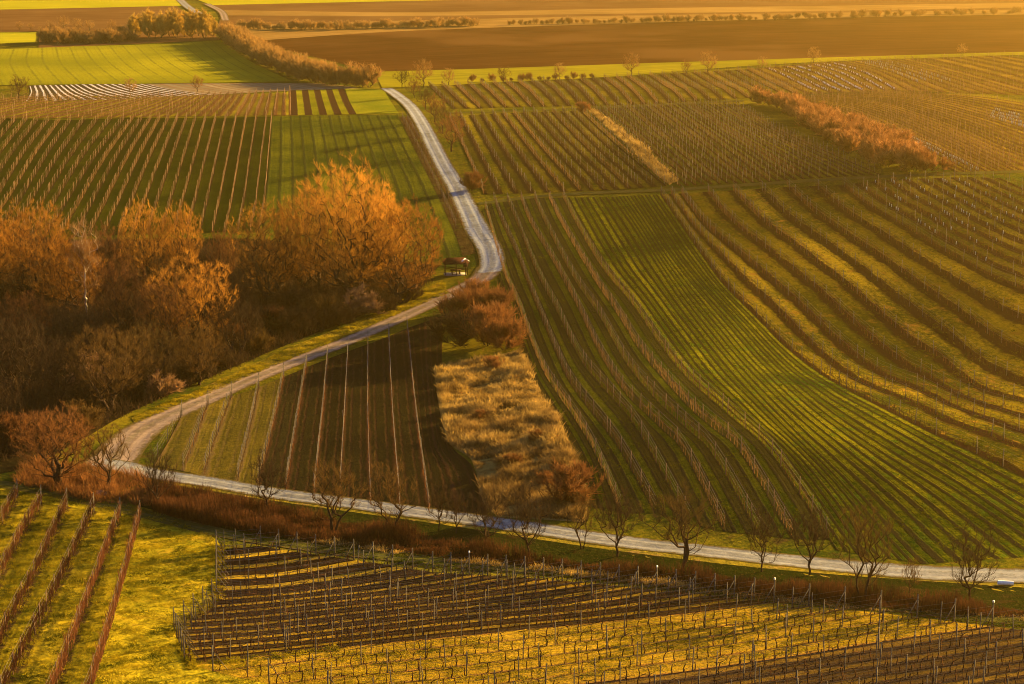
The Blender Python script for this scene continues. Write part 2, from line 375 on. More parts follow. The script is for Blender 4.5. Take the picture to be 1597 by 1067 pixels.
# individually planted near vines share a few meshes
VMESH = []
for k in range(8):
    mb = MB(); vines_into(mb, np.zeros((1, 2)), np.array([[1., 0]]), dict(trunk=.8, sh=3, H=1.45, w=.085, sw=.03, tk=4, arm=.55), 0, (0, 0, 0), True)
    VMESH.append(mb.mesh('vine', M['vine']))
def vine_row(c, st, label, group, parts=False, posts=5.0, pm='c', mats=None, each=False, ends=(False, False), cap=False):
    """one trellised row: posts (and braced end posts), wires, vines; a single mesh where it is far away"""
    c = np.asarray(c); P, T = plants_along(c, st.get('sp', 1.0)); o3 = (c[0, 0], c[0, 1], Z(*c[0]))
    mats = mats or [M['vine'], M['post']]
    keep = rng.random(len(P)) > st.get('gap', .08); P, T = P[keep], T[keep]
    PP, PT = plants_along(c, posts*rng.uniform(.9, 1.12), .7)
    if not parts:
        mb = MB(); vines_into(mb, P, T, st, 0, o3)
        z = hgt(PP[:, 0], PP[:, 1]); B = np.c_[PP, z]-np.asarray(o3); n = len(PP); ph = st.get('ph', 1.9); pr = st.get('pr', .05)
        mb.tubes(B-[0, 0, .2], B+np.c_[rng.normal(0, .05, (n, 2)), np.full(n, ph)], pr, pr, 3, 1)
        cc = resample(c, max(2, int(length(c)/4))); Q = np.c_[cc, hgt(cc[:, 0], cc[:, 1])]-np.asarray(o3)
        for hw in (.85, 1.6): mb.tubes(Q[:-1]+[0, 0, hw], Q[1:]+[0, 0, hw], .01, .01, 3, 1)
        o = link('vine_row', mb.mesh('vine_row', mats), None, o3); return tag(o, label, 'vine row', group)
    e = link('vine_row', None, None, o3); tag(e, label, 'vine row', group); e.empty_display_size = .5
    if each:
        for (x, y), t in zip(P, T):
            q = link('vine', VMESH[rng.integers(8)], e, (x-o3[0], y-o3[1], Z(x, y)-o3[2]), math.atan2(t[1], t[0])+(math.pi if rng.random() < .5 else 0)); s = rng.uniform(.85, 1.15); q.scale = (s, s, s)
    else:
        mb = MB(); vines_into(mb, P, T, st, 0, o3); link('vines', mb.mesh('vines', mats[0]), e)
    # wires
    m = max(2, int(length(c)/4)); cc = resample(c, m); zc = hgt(cc[:, 0], cc[:, 1]); mb = MB()
    for hw in (.85, 1.35, 1.8):
        Q = np.c_[cc, zc+hw]-np.asarray(o3); mb.tubes(Q[:-1], Q[1:], .009, .009, 3, 0)
    link('wire', mb.mesh('wire', M['wire']), e)
    for (x, y), t in zip(PP, PT):
        q = link('post', PM[pm], e, (x-o3[0], y-o3[1], Z(x, y)-o3[2]), math.atan2(t[1], t[0])); q.rotation_euler[0] = rng.normal(0, .03); q.rotation_euler[1] = rng.normal(0, .03)
    for k, flag in enumerate(ends):
        if not flag: continue
        p = c[0] if k == 0 else c[-1]; d = (c[3]-c[0]) if k == 0 else (c[-4]-c[-1])
        q = link('end_post', PM['ce'], e, (p[0]-o3[0], p[1]-o3[1], Z(*p)-o3[2]), math.atan2(-d[1], -d[0]))
        link('brace', BR, q)
        if cap and k == 1: link('cap', CAPM, q)
    return e

# ================================================================== FIELDS (setting)
# bottom middle vineyard: curves run from the left row ends to the braced right ends
BM = [[(338, 858), (372, 855), (407, 852)], [(338, 932), (450, 924), (560, 910), (675, 893)], [(272, 984), (400, 976), (540, 960), (767, 934), (936, 911)],
      [(290, 1036), (530, 1010), (767, 987), (1070, 957), (1207, 940)], [(560, 1100), (760, 1086), (900, 1068), (1057, 1049), (1246, 1022), (1395, 998), (1547, 977)],
      [(900, 1150), (1200, 1106), (1450, 1067), (1597, 1044), (1800, 1012)],
      [(1250, 1150), (1500, 1108), (1640, 1088), (1860, 1052)]]
BMC = [9, 9, 9, 6, 6, 4]
M['bm_a'] = m_rows('vineyard_floor_shade_striped', (0.16, 0.11, 0.010), (0.34, 0.22, 0.016), (0.011, 0.007, 0.004), .36, 1.0, (0.011, 0.007, 0.004), tracks=0, bumpd=.08)  # dark strips and every second alley paint in the merged row shadows
M['bm_b'] = m_rows('vineyard_floor_dark', (0.14, 0.09, 0.010), (0.34, 0.21, 0.014), (0.010, 0.006, 0.004), .42, .9, (0.009, 0.006, 0.004), tracks=0, bumpd=.08)  # dark alleys: tilled soil, with row shadow put into the colour
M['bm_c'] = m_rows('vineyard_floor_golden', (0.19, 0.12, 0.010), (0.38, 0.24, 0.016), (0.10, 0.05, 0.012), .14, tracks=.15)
M['bm_d'] = m_rows('vineyard_floor_tilled_shaded', (0.06, 0.038, 0.010), (0.17, 0.10, 0.014), (0.014, 0.009, 0.006), .45, .7, (0.016, 0.010, 0.006), tracks=0)  # tilled soil; the dark alternate alleys also paint in row shadow
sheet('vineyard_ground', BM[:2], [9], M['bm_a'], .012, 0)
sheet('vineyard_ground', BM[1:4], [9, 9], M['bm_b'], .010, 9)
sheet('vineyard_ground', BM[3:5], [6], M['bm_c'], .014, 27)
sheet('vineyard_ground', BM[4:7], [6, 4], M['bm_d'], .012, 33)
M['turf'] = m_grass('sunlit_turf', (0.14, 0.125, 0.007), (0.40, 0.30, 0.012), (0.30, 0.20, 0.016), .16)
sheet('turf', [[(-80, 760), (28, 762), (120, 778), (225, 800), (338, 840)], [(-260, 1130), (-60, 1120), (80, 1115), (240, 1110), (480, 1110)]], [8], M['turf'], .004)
# bottom left vineyard
BL = [[(-130, 960), (-60, 850), (-10, 762)], [(-115, 1060), (-50, 930), (20, 782)], [(-60, 1120), (0, 990), (65, 782)], [(-25, 1120), (20, 1050), (60, 930), (104, 788)],
      [(50, 1130), (95, 1050), (122, 930), (147, 795)], [(70, 1130), (90, 1067), (140, 930), (188, 803)], [(125, 1130), (146, 1067), (187, 930), (219, 808)]]
BL = [[(-190, 1067), (-90, 900), (-12, 768)], [(-130, 1067), (-45, 900), (28, 775)], [(-70, 1067), (0, 905), (65, 785)], [(-40, 1120), (0, 1010), (55, 900), (105, 790)],
      [(-12, 1130), (18, 1060), (85, 930), (147, 797)], [(60, 1130), (90, 1067), (142, 930), (188, 805)], [(120, 1130), (146, 1067), (187, 930), (219, 810)]]
M['bl'] = m_rows('vineyard_floor_mown', (0.10, 0.092, 0.007), (0.36, 0.26, 0.012), (0.030, 0.018, 0.007), .26, tracks=.3, patch=.15)  # dark strip along each row is its shadow, painted into the floor
sheet('vineyard_ground', BL, [1]*6, M['bl'], .014)

# centre triangle
CT = [[(284, 648), (262, 690), (240, 726)], [(325, 632), (300, 700), (285, 735)], [(362, 618), (335, 690), (318, 742)], [(404, 604), (388, 680), (370, 752)],
      [(443, 588), (425, 670), (402, 758)], [(478, 573), (465, 650), (446, 766)], [(511, 560), (502, 660), (490, 775)], [(543, 548), (537, 660), (530, 782)],
      [(574, 537), (574, 660), (578, 790)], [(606, 525), (613, 660), (624, 797)], [(635, 512), (650, 660), (670, 803)], [(690, 492), (690, 590), (702, 690), (738, 730), (762, 812)]]
M['ct_a'] = m_rows('terrace_floor_grass', (0.055, 0.048, 0.009), (0.18, 0.125, 0.014), (0.06, 0.04, 0.014), .2)
M['ct_b'] = m_rows('terrace_floor_tilled', (0.011, 0.010, 0.005), (0.020, 0.018, 0.006), (0.024, 0.012, 0.006), .16, tracks=.9)
sheet('vineyard_ground', CT[:5], [1]*4, M['ct_a'], .014)
sheet('vineyard_ground', CT[4:], [1]*6+[2], M['ct_b'], .018, 4)
# dry grass plot
M['strawfloor'] = m_grass('dry_grass_floor', (0.12, 0.075, 0.02), (0.28, 0.19, 0.05), (0.05, 0.03, 0.012))
DG = [[(676, 572), (684, 630), (700, 690), (737, 720), (752, 780), (775, 806)], [(812, 545), (840, 610), (872, 665), (900, 725), (918, 770), (914, 815)]]
sheet('dry_field', DG, [4], M['strawfloor'], .022, step=1.2)

# right hillside vineyard: keys traced down the slope
E_ = [[(770, 312), (784, 350), (807, 400), (828, 455), (868, 553), (895, 607), (943, 668), (975, 715), (1022, 800)],
      [(790, 311), (807, 350), (838, 428), (868, 485), (902, 556), (936, 600), (983, 654), (1017, 710), (1076, 818)],
      [(812, 310), (828, 350), (868, 418), (902, 482), (936, 553), (976, 614), (1027, 664), (1067, 707), (1130, 829)],
      [(833, 309), (851, 350), (895, 435), (936, 495), (976, 566), (1020, 620), (1070, 668), (1112, 710), (1185, 835)],
      [(856, 309), (876, 350), (926, 435), (966, 495), (1003, 553), (1070, 630), (1112, 668), (1156, 707), (1236, 840)],
      [(878, 308), (899, 350), (939, 418), (986, 475), (1030, 539), (1072, 590), (1134, 645), (1202, 707), (1294, 842)]]
G1R = [(1030, 303), (1062, 350), (1100, 405), (1130, 445), (1175, 490), (1230, 545), (1294, 592), (1380, 638), (1463, 680), (1540, 716), (1640, 765)]
Pk = [(1062, 302), (1098, 350), (1142, 387), (1192, 428), (1246, 475), (1294, 522), (1338, 560), (1382, 587), (1429, 604), (1497, 637), (1640, 690)]
Qk = [(1313, 289), (1361, 325), (1409, 352), (1449, 378), (1497, 405), (1547, 431), (1640, 468)]
Sk = [(1560, 278), (1600, 296), (1650, 318)]
E0 = [(757, 325), (787, 429), (811, 485), (834, 549), (855, 593), (899, 658), (929, 710), (968, 800)]
E00 = [(750, 330), (775, 420), (800, 500), (822, 560), (838, 600), (880, 670), (912, 730), (920, 790)]
G1m = [(955, 307), (985, 350), (1020, 405), (1060, 465), (1110, 530), (1170, 600), (1240, 672), (1330, 760), (1410, 850), (1440, 880)]
G1m2 = [(995, 305), (1025, 350), (1062, 405), (1100, 450), (1150, 505), (1215, 575), (1300, 645), (1400, 710), (1500, 770), (1640, 865)]
Ef2 = [(878, 308), (899, 350), (939, 418), (986, 475), (1030, 539), (1072, 590), (1134, 645), (1202, 707), (1294, 842), (1305, 858)]
M['e_a'] = m_rows('hillside_floor_green', (0.012, 0.028, 0.003), (0.085, 0.080, 0.006), (0.011, 0.010, 0.005), .26, .7, (0.014, 0.010, 0.005))
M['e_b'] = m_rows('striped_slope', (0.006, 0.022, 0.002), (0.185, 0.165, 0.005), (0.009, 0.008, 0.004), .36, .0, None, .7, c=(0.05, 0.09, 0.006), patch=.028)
M['e_c'] = m_rows('hillside_floor_brown', (0.028, 0.034, 0.004), (0.34, 0.225, 0.012), (0.009, 0.005, 0.003), .42, .0, None, .5, c=(0.22, 0.11, 0.015), patch=.03)  # dark bands join the tilled strip and painted shade of the rows
M['e_d'] = m_rows('hillside_floor_close', (0.035, 0.040, 0.005), (0.15, 0.11, 0.010), (0.014, 0.007, 0.004), .48)
sheet('vineyard_ground', [E00, E0, E_[0]], [3, 3], M['e_a'], .012, -6, step=1.2)
sheet('vineyard_ground', E_, [3]*5, M['e_a'], .012, step=1.2)
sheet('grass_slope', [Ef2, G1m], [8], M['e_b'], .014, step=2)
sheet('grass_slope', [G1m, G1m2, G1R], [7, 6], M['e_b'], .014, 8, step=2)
sheet('vineyard_ground', [G1R, Pk], [2], M['e_c'], .012, 0)
sheet('vineyard_ground', [Pk, Qk], [6], M['e_c'], .012, 2)
sheet('vineyard_ground', [Qk, Sk], [10], M['e_d'], .012, 8)
LR = [[(1294, 842), (1440, 862), (1597, 868), (1700, 872)], [(1240, 846), (1440, 884), (1597, 882), (1700, 886)]]
# upper middle vineyards
F1 = [[(668, 132), (686, 150), (708, 170)], [(960, 120), (985, 140), (1005, 163)], [(1165, 108), (1200, 126), (1245, 148)]]
F2 = [[(700, 182), (725, 235), (755, 303)], [(800, 176), (845, 230), (905, 298)], [(906, 173), (965, 228), (1040, 290)]]
G_ = [[(925, 170), (985, 228), (1060, 290)], [(1050, 163), (1130, 220), (1215, 283)], [(1145, 162), (1230, 210), (1375, 273)]]
U_ = [[(1165, 108), (1200, 126), (1245, 148)], [(1290, 97), (1345, 112), (1400, 142)], [(1420, 92), (1500, 112), (1640, 150)], [(1560, 86), (1600, 92), (1660, 102)]]
Hh = [[(1210, 152), (1300, 176), (1400, 222), (1495, 270)], [(1262, 149), (1370, 168), (1480, 212), (1600, 270)], [(1330, 145), (1420, 155), (1520, 180), (1660, 225)], [(1400, 142), (1500, 148), (1580, 158), (1660, 172)]]
M['f_a'] = m_rows('upper_floor_olive', (0.035, 0.042, 0.004), (0.21, 0.155, 0.010), (0.014, 0.008, 0.004), .44, .35)
M['f_g'] = m_rows('upper_floor_green', (0.028, 0.042, 0.004), (0.12, 0.11, 0.008), (0.013, 0.008, 0.004), .46)
M['f_h'] = m_rows('upper_floor_ochre', (0.07, 0.055, 0.006), (0.22, 0.14, 0.012), (0.028, 0.013, 0.005), .42)
sheet('vineyard_ground', F1, [15, 12], M['f_a'], .012)
sheet('vineyard_ground', F2, [6, 7], M['f_a'], .012)
sheet('vineyard_ground', G_, [12, 12], M['f_g'], .012)
sheet('vineyard_ground', U_, [9, 10, 6], M['f_h'], .012)
sheet('vineyard_ground', Hh, [9, 10, 8], M['f_h'], .012)
# upper left
L_ = [[(-150, 340), (-100, 250), (-42, 184)], [(-5, 362), (34, 308), (75, 240), (112, 187)], [(68, 372), (101, 321), (145, 250), (195, 184)],
      [(252, 362), (270, 301), (287, 245), (306, 184)], [(390, 362), (399, 318), (407, 250), (416, 182)], [(404, 362), (412, 318), (418, 250), (424, 182)]]
M['l_a'] = m_rows('left_floor_green', (0.008, 0.017, 0.002), (0.040, 0.044, 0.004), (0.011, 0.008, 0.004), .2, .0, None, .5)
sheet('vineyard_ground', L_, [9, 4, 8, 7, 1], M['l_a'], .012)
ME = [[(424, 182), (420, 250), (414, 318), (410, 372)], [(620, 179), (650, 235), (685, 300), (735, 420)]]
M['m_a'] = m_rows('meadow_strips', (0.022, 0.036, 0.005), (0.11, 0.11, 0.007), (0.018, 0.022, 0.005), .24, 0, None, .3, tone=.45)
sheet('meadow', ME, [13], M['m_a'], .012, 0, step=2)
I_ = [[(-160, 184), (-60, 164), (30, 150)], [(100, 184), (180, 164), (232, 149)], [(311, 181), (330, 165), (346, 148)], [(443, 180), (443, 162), (444, 145)], [(453, 180), (453, 162), (452, 141)]]
M['i_a'] = m_rows('strip_floor_ochre', (0.09, 0.075, 0.009), (0.26, 0.21, 0.012), (0.06, 0.028, 0.010), .50, .3)
sheet('vineyard_ground', I_, [12, 12, 9, 1], M['i_a'], .012)
I2 = [[(453, 180), (453, 162), (452, 141)], [(556, 178), (545, 158), (536, 138)]]
M['i_b'] = m_rows('strip_tilled_and_green', (0.10, 0.11, 0.006), (0.22, 0.20, 0.010), (0.03, 0.015, 0.008), .05, 1.0, (0.022, 0.011, 0.006), .05)
sheet('field_strips', I2, [9], M['i_b'], .012, 0)
sheet('meadow', [[(556, 178), (545, 158), (538, 138)], [(622, 177), (608, 156), (598, 139)]], [3], M['lime'], .012)
J_ = [[(40, 158), (48, 145), (46, 134)], [(180, 155), (140, 144), (118, 132)], [(330, 148), (260, 138), (230, 131)], [(440, 142), (400, 135), (380, 130)], [(560, 138), (540, 134), (500, 130)]]
M['j_a'] = m_rows('covered_rows', (0.03, 0.024, 0.018), (0.07, 0.05, 0.03), (0.26, 0.24, 0.235), .34, 0, None, 0)
sheet('covered_rows', J_[:3], [9, 10], M['j_a'], .012)
M['j_b'] = m_rows('grey_brown_rows', (0.16, 0.13, 0.08), (0.22, 0.17, 0.10), (0.10, 0.06, 0.035), .34, 0, None, 0)
sheet('covered_rows', J_[2:], [8, 8], M['j_b'], .012)
K_ = [[(-120, 80), (0, 77), (100, 73), (250, 69), (346, 63)], [(-120, 134), (0, 133), (150, 132), (300, 130), (452, 126)]]
KK = [[(-120, 80), (-130, 105), (-140, 134)], [(0, 77), (-10, 100), (5, 133)], [(130, 72), (150, 100), (190, 131)], [(250, 69), (290, 100), (345, 129)], [(346, 63), (390, 95), (456, 127)]]
M['k'] = m_rows('young_crop_drilled', (0.12, 0.125, 0.007), (0.26, 0.235, 0.010), (0.07, 0.07, 0.007), .10, 0, None, .35, .06, patch=.012, tone=.15)
sheet('crop_field', KK, [5, 6, 6, 6], M['k'], .012, step=4)
# far plain
M['plough'] = m_grass('ploughed_soil', (0.045, 0.017, 0.005), (0.075, 0.030, 0.008), None, .012, .12)
M['fallow'] = m_grass('fallow', (0.16, 0.09, 0.026), (0.24, 0.14, 0.04), None, .01, .1)
M['brownf'] = m_grass('far_plough', (0.075, 0.036, 0.014), (0.12, 0.060, 0.024), None, .008, .1)
M['limef'] = m_grass('far_crop', (0.30, 0.29, 0.010), (0.40, 0.36, 0.014), None, .01, .05)
M['strip'] = m_grass('strip_grass', (0.09, 0.09, 0.006), (0.22, 0.19, 0.010), None, .03, .08)
def m_far(name, a, b, su=9, sv=.012, c=None):
    N = NT(name); uvn = N.n('ShaderNodeUVMap'); mp = N.n('ShaderNodeMapping'); N.L(uvn.outputs[0], mp.inputs['Vector']); mp.inputs['Scale'].default_value = (su, sv, 1)
    f = N.math('ADD', N.math('MULTIPLY', N.noise(1.0, 5, .7, mp.outputs[0]), .65), N.math('MULTIPLY', N.noise(.02, 4, .65), .4))
    col = N.mix(N.ramp(f, .38, .68), a, b)
    if c is not None: col = N.mix(N.ramp(N.noise(.008, 3, .6), .5, .62), col, c)
    N.color(col); N.bump(N.math('ADD', N.noise(1.2, 4, .7), N.noise(4.0, 2, .6, mp.outputs[0])), .12); return N.mat
M['plough'] = m_far('ploughed_soil', (0.026, 0.0095, 0.003), (0.060, 0.024, 0.007), 10, .01, (0.075, 0.034, 0.011))
M['fallow'] = m_far('fallow', (0.12, 0.065, 0.018), (0.26, 0.155, 0.045))
M['brownf'] = m_far('far_plough', (0.065, 0.030, 0.011), (0.13, 0.066, 0.024))
M['limef'] = m_far('far_crop', (0.20, 0.20, 0.008), (0.32, 0.28, 0.012))
M['strip'] = m_far('strip_grass2', (0.08, 0.085, 0.006), (0.24, 0.20, 0.010))
def far(name, a, b, mat, off=.012): return sheet(name, [a, b], [4], M[mat], off, step=6)
far('ploughed_field', [(392, 64), (640, 48), (1000, 36), (1300, 28), (1760, 20)], [(585, 112), (760, 107), (1000, 99), (1250, 91), (1760, 76)], 'plough')
far('grass_strip', [(585, 112), (760, 107), (1000, 99), (1250, 91), (1760, 76)], [(596, 137), (760, 130), (960, 119), (1250, 98), (1760, 80)], 'strip', .011)
far('fallow_field', [(340, 40), (640, 32), (1000, 24), (1300, 20), (1760, 12)], [(392, 64), (640, 48), (1000, 36), (1300, 28), (1760, 20)], 'fallow', .011)
far('ploughed_field', [(345, 24), (640, 25), (1000, 21), (1300, 17), (1760, 9)], [(340, 40), (640, 32), (1000, 24), (1300, 20), (1760, 12)], 'brownf', .010)
far('fallow_field', [(345, 16), (640, 19), (1000, 13), (1300, 9), (1760, 2)], [(345, 24), (640, 25), (1000, 21), (1300, 17), (1760, 9)], 'fallow', .010)
far('ploughed_field', [(330, 8), (520, 4), (760, -1), (1300, -8), (1760, -12)], [(345, 16), (640, 19), (1000, 13), (1300, 9), (1760, 2)], 'brownf', .010)
far('crop_field', [(300, -3), (640, -3), (860, -4)], [(330, 8), (520, 4), (760, -1)], 'limef', .012)
far('ploughed_field', [(-120, 17), (0, 15), (150, 12), (275, 9)], [(-120, 54), (0, 50), (150, 48), (320, 44)], 'brownf', .010)
far('crop_field', [(-120, 2), (0, 1), (150, 0), (275, -2)], [(-120, 17), (0, 15), (150, 12), (285, 9)], 'limef', .012)
far('crop_field', [(-120, 52), (0, 51), (57, 50)], [(-120, 70), (0, 68), (55, 67)], 'limef', .016)
far('ploughed_field', [(62, 50), (150, 49), (320, 45)], [(60, 75), (150, 71), (346, 62)], 'brownf', .012)
# wood floor
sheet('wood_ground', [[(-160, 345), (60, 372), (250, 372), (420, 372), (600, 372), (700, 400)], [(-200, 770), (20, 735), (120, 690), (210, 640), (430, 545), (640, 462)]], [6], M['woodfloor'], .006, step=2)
# verge between the diagonal track and the wood
sheet('verge', [[(205, 652), (300, 612), (450, 543), (560, 500), (690, 437)], [(215, 668), (300, 634), (450, 569), (600, 505), (700, 458)]], [2], M['verge'], .016, step=1.5)
sheet('verge', [[(230, 738), (430, 772), (700, 808), (960, 850), (1250, 884), (1597, 912)], [(225, 748), (430, 786), (700, 826), (960, 868), (1250, 900), (1640, 932)]], [2], M['verge'], .016, step=1.5)
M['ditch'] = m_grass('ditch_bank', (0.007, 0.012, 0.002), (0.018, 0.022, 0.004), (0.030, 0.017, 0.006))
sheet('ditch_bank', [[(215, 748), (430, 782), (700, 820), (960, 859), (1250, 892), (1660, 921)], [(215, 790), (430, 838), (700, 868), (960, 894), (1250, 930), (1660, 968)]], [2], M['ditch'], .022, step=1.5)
M['soilstrip'] = m_grass('road_side_soil', (0.020, 0.013, 0.006), (0.055, 0.036, 0.012), (0.05, 0.055, 0.008), .2)
sheet('soil_strip', [[(622, 182), (650, 240), (680, 300), (708, 362), (722, 400)], [(640, 182), (672, 240), (702, 300), (730, 358), (742, 395)]], [2], M['soilstrip'], .03)
# roads
ribbon('road', [(150, 722), (190, 728), (230, 738), (330, 753), (430, 770), (560, 787), (700, 806), (830, 824), (960, 844), (1100, 860), (1250, 877), (1400, 891), (1520, 897), (1597, 899), (1700, 903)],
       [4.4, 3.6, 3.5, 3.5, 3.6, 3.8, 4.4, 5.0], M['road'], .045)
ribbon('road', [(763, 425), (768, 408), (762, 385), (747, 362), (730, 328), (711, 290), (693, 260), (675, 225), (658, 192), (640, 166), (620, 149), (603, 138)],
       [4.6, 4.8, 5.0, 4.6, 4.4, 4.2, 4.2, 4.0, 4.0, 4.4], M['track'], .045)
ribbon('track', [(165, 735), (185, 705), (215, 676), (255, 652), (300, 632), (380, 597), (450, 568), (530, 537), (600, 507), (680, 470), (725, 448), (752, 434), (766, 415)],
       [6.6, 5.4, 4.6, 4.3, 4.2, 4.2, 4.6, 5.0], M['dirt'], .042)
M['grasstrack'] = m_road('grass_track', (0.035, 0.040, 0.008), (0.06, 0.055, 0.011), .4)
ribbon('grass_track', [(745, 318), (870, 304), (1050, 296), (1200, 286), (1350, 277), (1480, 271), (1650, 266)], [2.6, 2.6], M['grasstrack'], .035)
ribbon('grass_track', [(700, 176), (800, 174), (920, 168), (1060, 162), (1160, 157)], [2.6, 2.6], M['grasstrack'], .035)
ribbon('grass_track', [(-60, 750), (20, 758), (110, 775), (230, 803), (330, 828), (430, 846), (600, 868), (900, 895), (1200, 925), (1500, 960), (1680, 978)], [2.4, 2.4], M['grasstrack'], .03)
ribbon('road', [(275, -6), (292, 10), (312, 22)], [5, 5], M['road'], .06)
ribbon('road', [(322, 6), (345, 18), (352, 32)], [4, 4], M['dirt'], .06)

# ================================================================== VINE ROWS
ST_BM = dict(sp=1.0, trunk=.8, sh=2, H=1.5, w=.07, sw=.03)
bmr = interp_rows(BM, BMC); k = 0
for i, c in enumerate(bmr):
    n = i+1; cc = c
    inview = unproj
    if i >= 33: # keep what lies in the frame, plus a little
        lo = .0
    ref = 'counted from the grass track at the top'
    vine_row(cc, ST_BM, f'{ordn(n)} trellised vine row {ref} of the bottom vineyard', 'vine rows of the bottom vineyard', True, 5.2, 'c', None, True, ((i % 2 == 0) or i < 9, i < 34), i in (11, 21, 27, 33))
ST_BL = dict(sp=.9, trunk=.7, sh=26, H=2.0, w=.06, sw=.04, arm=.6)
for i, k_ in enumerate(BL):
    c = curve(k_, 200)
    vine_row(c, ST_BL, f'{ordn(7-i)} vine row with tall red canes, counted from the sunlit turf strip at lower left', 'vine rows at lower left', True, 5.0, 'w', [M['vinered'], M['wpost']], False, (False, True))
ST_C = dict(sp=1.0, trunk=.7, sh=4, H=1.5, w=.04, sw=.018, gap=.15)
for i, k_ in enumerate(CT[:-1]):
    c = curve(k_, 160)
    vine_row(c, ST_C, f'{ordn(i+1)} vine row counted from the road fork, in the small triangular plot', 'vine rows of the triangular plot', True, 5.0, 'c', [M['vinered'] if i > 3 else M['vine'], M['post']], False, (True, False))
ST_E = dict(sp=1.05, trunk=.75, sh=5, H=1.75, w=.06, sw=.034, gap=.14)
for i, k_ in enumerate([E0]+E_):
    c = curve(k_, 240)
    vine_row(c, ST_E, f'{ordn(i+1)} long curving vine row counted from the gravel road on the right hillside', 'long vine rows on the right hillside', True, 5.0, 'w', [M['vinetan'], M['wpost']], False, (False, False))
for i, k_ in enumerate([[(627, 186), (655, 240), (685, 300), (712, 358)], [(634, 186), (664, 240), (694, 300), (722, 356)]]):
    vine_row(curve(k_, 120), dict(sp=1.2, trunk=.8, sh=4, H=1.5, w=.05, sw=.03), ['vine row nearest the meadow, on the soil strip left of the gravel road', 'vine row nearest the gravel road, on the soil strip left of it'][i], 'vine rows left of the gravel road', True, 5.0, 'w', [M['vine'], M['wpost']])
rows = interp_rows([G1R, Pk], [2])+interp_rows([Pk, Qk], [6])[1:]
for i, c in enumerate(rows):
    vine_row(c, ST_E, f'{ordn(i+1)} vine row above the striped green slope on the right hillside', 'vine rows above the green stripes', True, 4.5, 'c', [M['vine'], M['post']], False, (False, False))
ST_F = dict(sp=1.1, trunk=.8, sh=5, H=1.6, w=.06, sw=.045, ph=1.95, pr=.045)
def far_rows(keys, counts, what, group, mats, st=ST_F, posts=5.0, skip=0):
    for i, c in enumerate(interp_rows(keys, counts, 120)):
        if i < skip: continue
        vine_row(c, st, f'{ordn(i+1)} {what}', group, False, posts, 'c', mats)
VT = [M['vinetan'], M['post']]; VD = [M['vine'], M['post']]; VR = [M['vinetan'], M['wpost']]
far_rows([Qk, Sk], [10], 'close vine row beyond the wide rows, below the grass track at far right', 'close vine rows at the far right', VD, ST_F, 5, 1)
far_rows(F2, [6, 7], 'vine row right of the gravel road, above the grass cross track', 'vine rows of the upper middle plot', VT)
far_rows(G_, [12, 12], 'vine row right of the dry grass strip, below the long reddish hedge', 'vine rows between dry strip and hedge', VD)
far_rows(F1, [15, 12], 'short vine row in the plot under the far bare trees, from the gravel road', 'short vine rows under the far trees', VT)
far_rows(U_, [9, 10, 6], 'vine row on the sunlit crest at upper right, from its left end', 'vine rows on the upper right crest', VR)
far_rows(Hh, [9, 10, 8], 'vine row behind the reddish hedge at right, from the hedge', 'vine rows behind the reddish hedge', VR)
far_rows(L_, [9, 4, 8, 7, 1], 'vine row from the left in the green plot above the orange wood', 'vine rows above the orange wood', [M['vinetan'], M['wpost']], dict(sp=1.3, trunk=.8, sh=4, H=1.5, w=.05, sw=.035, ph=1.9, pr=.045, gap=.15))
far_rows(I_, [12, 12, 9, 1], 'vine row from the left in the narrow sunlit strip at upper left', 'vine rows of the narrow sunlit strip', VR)

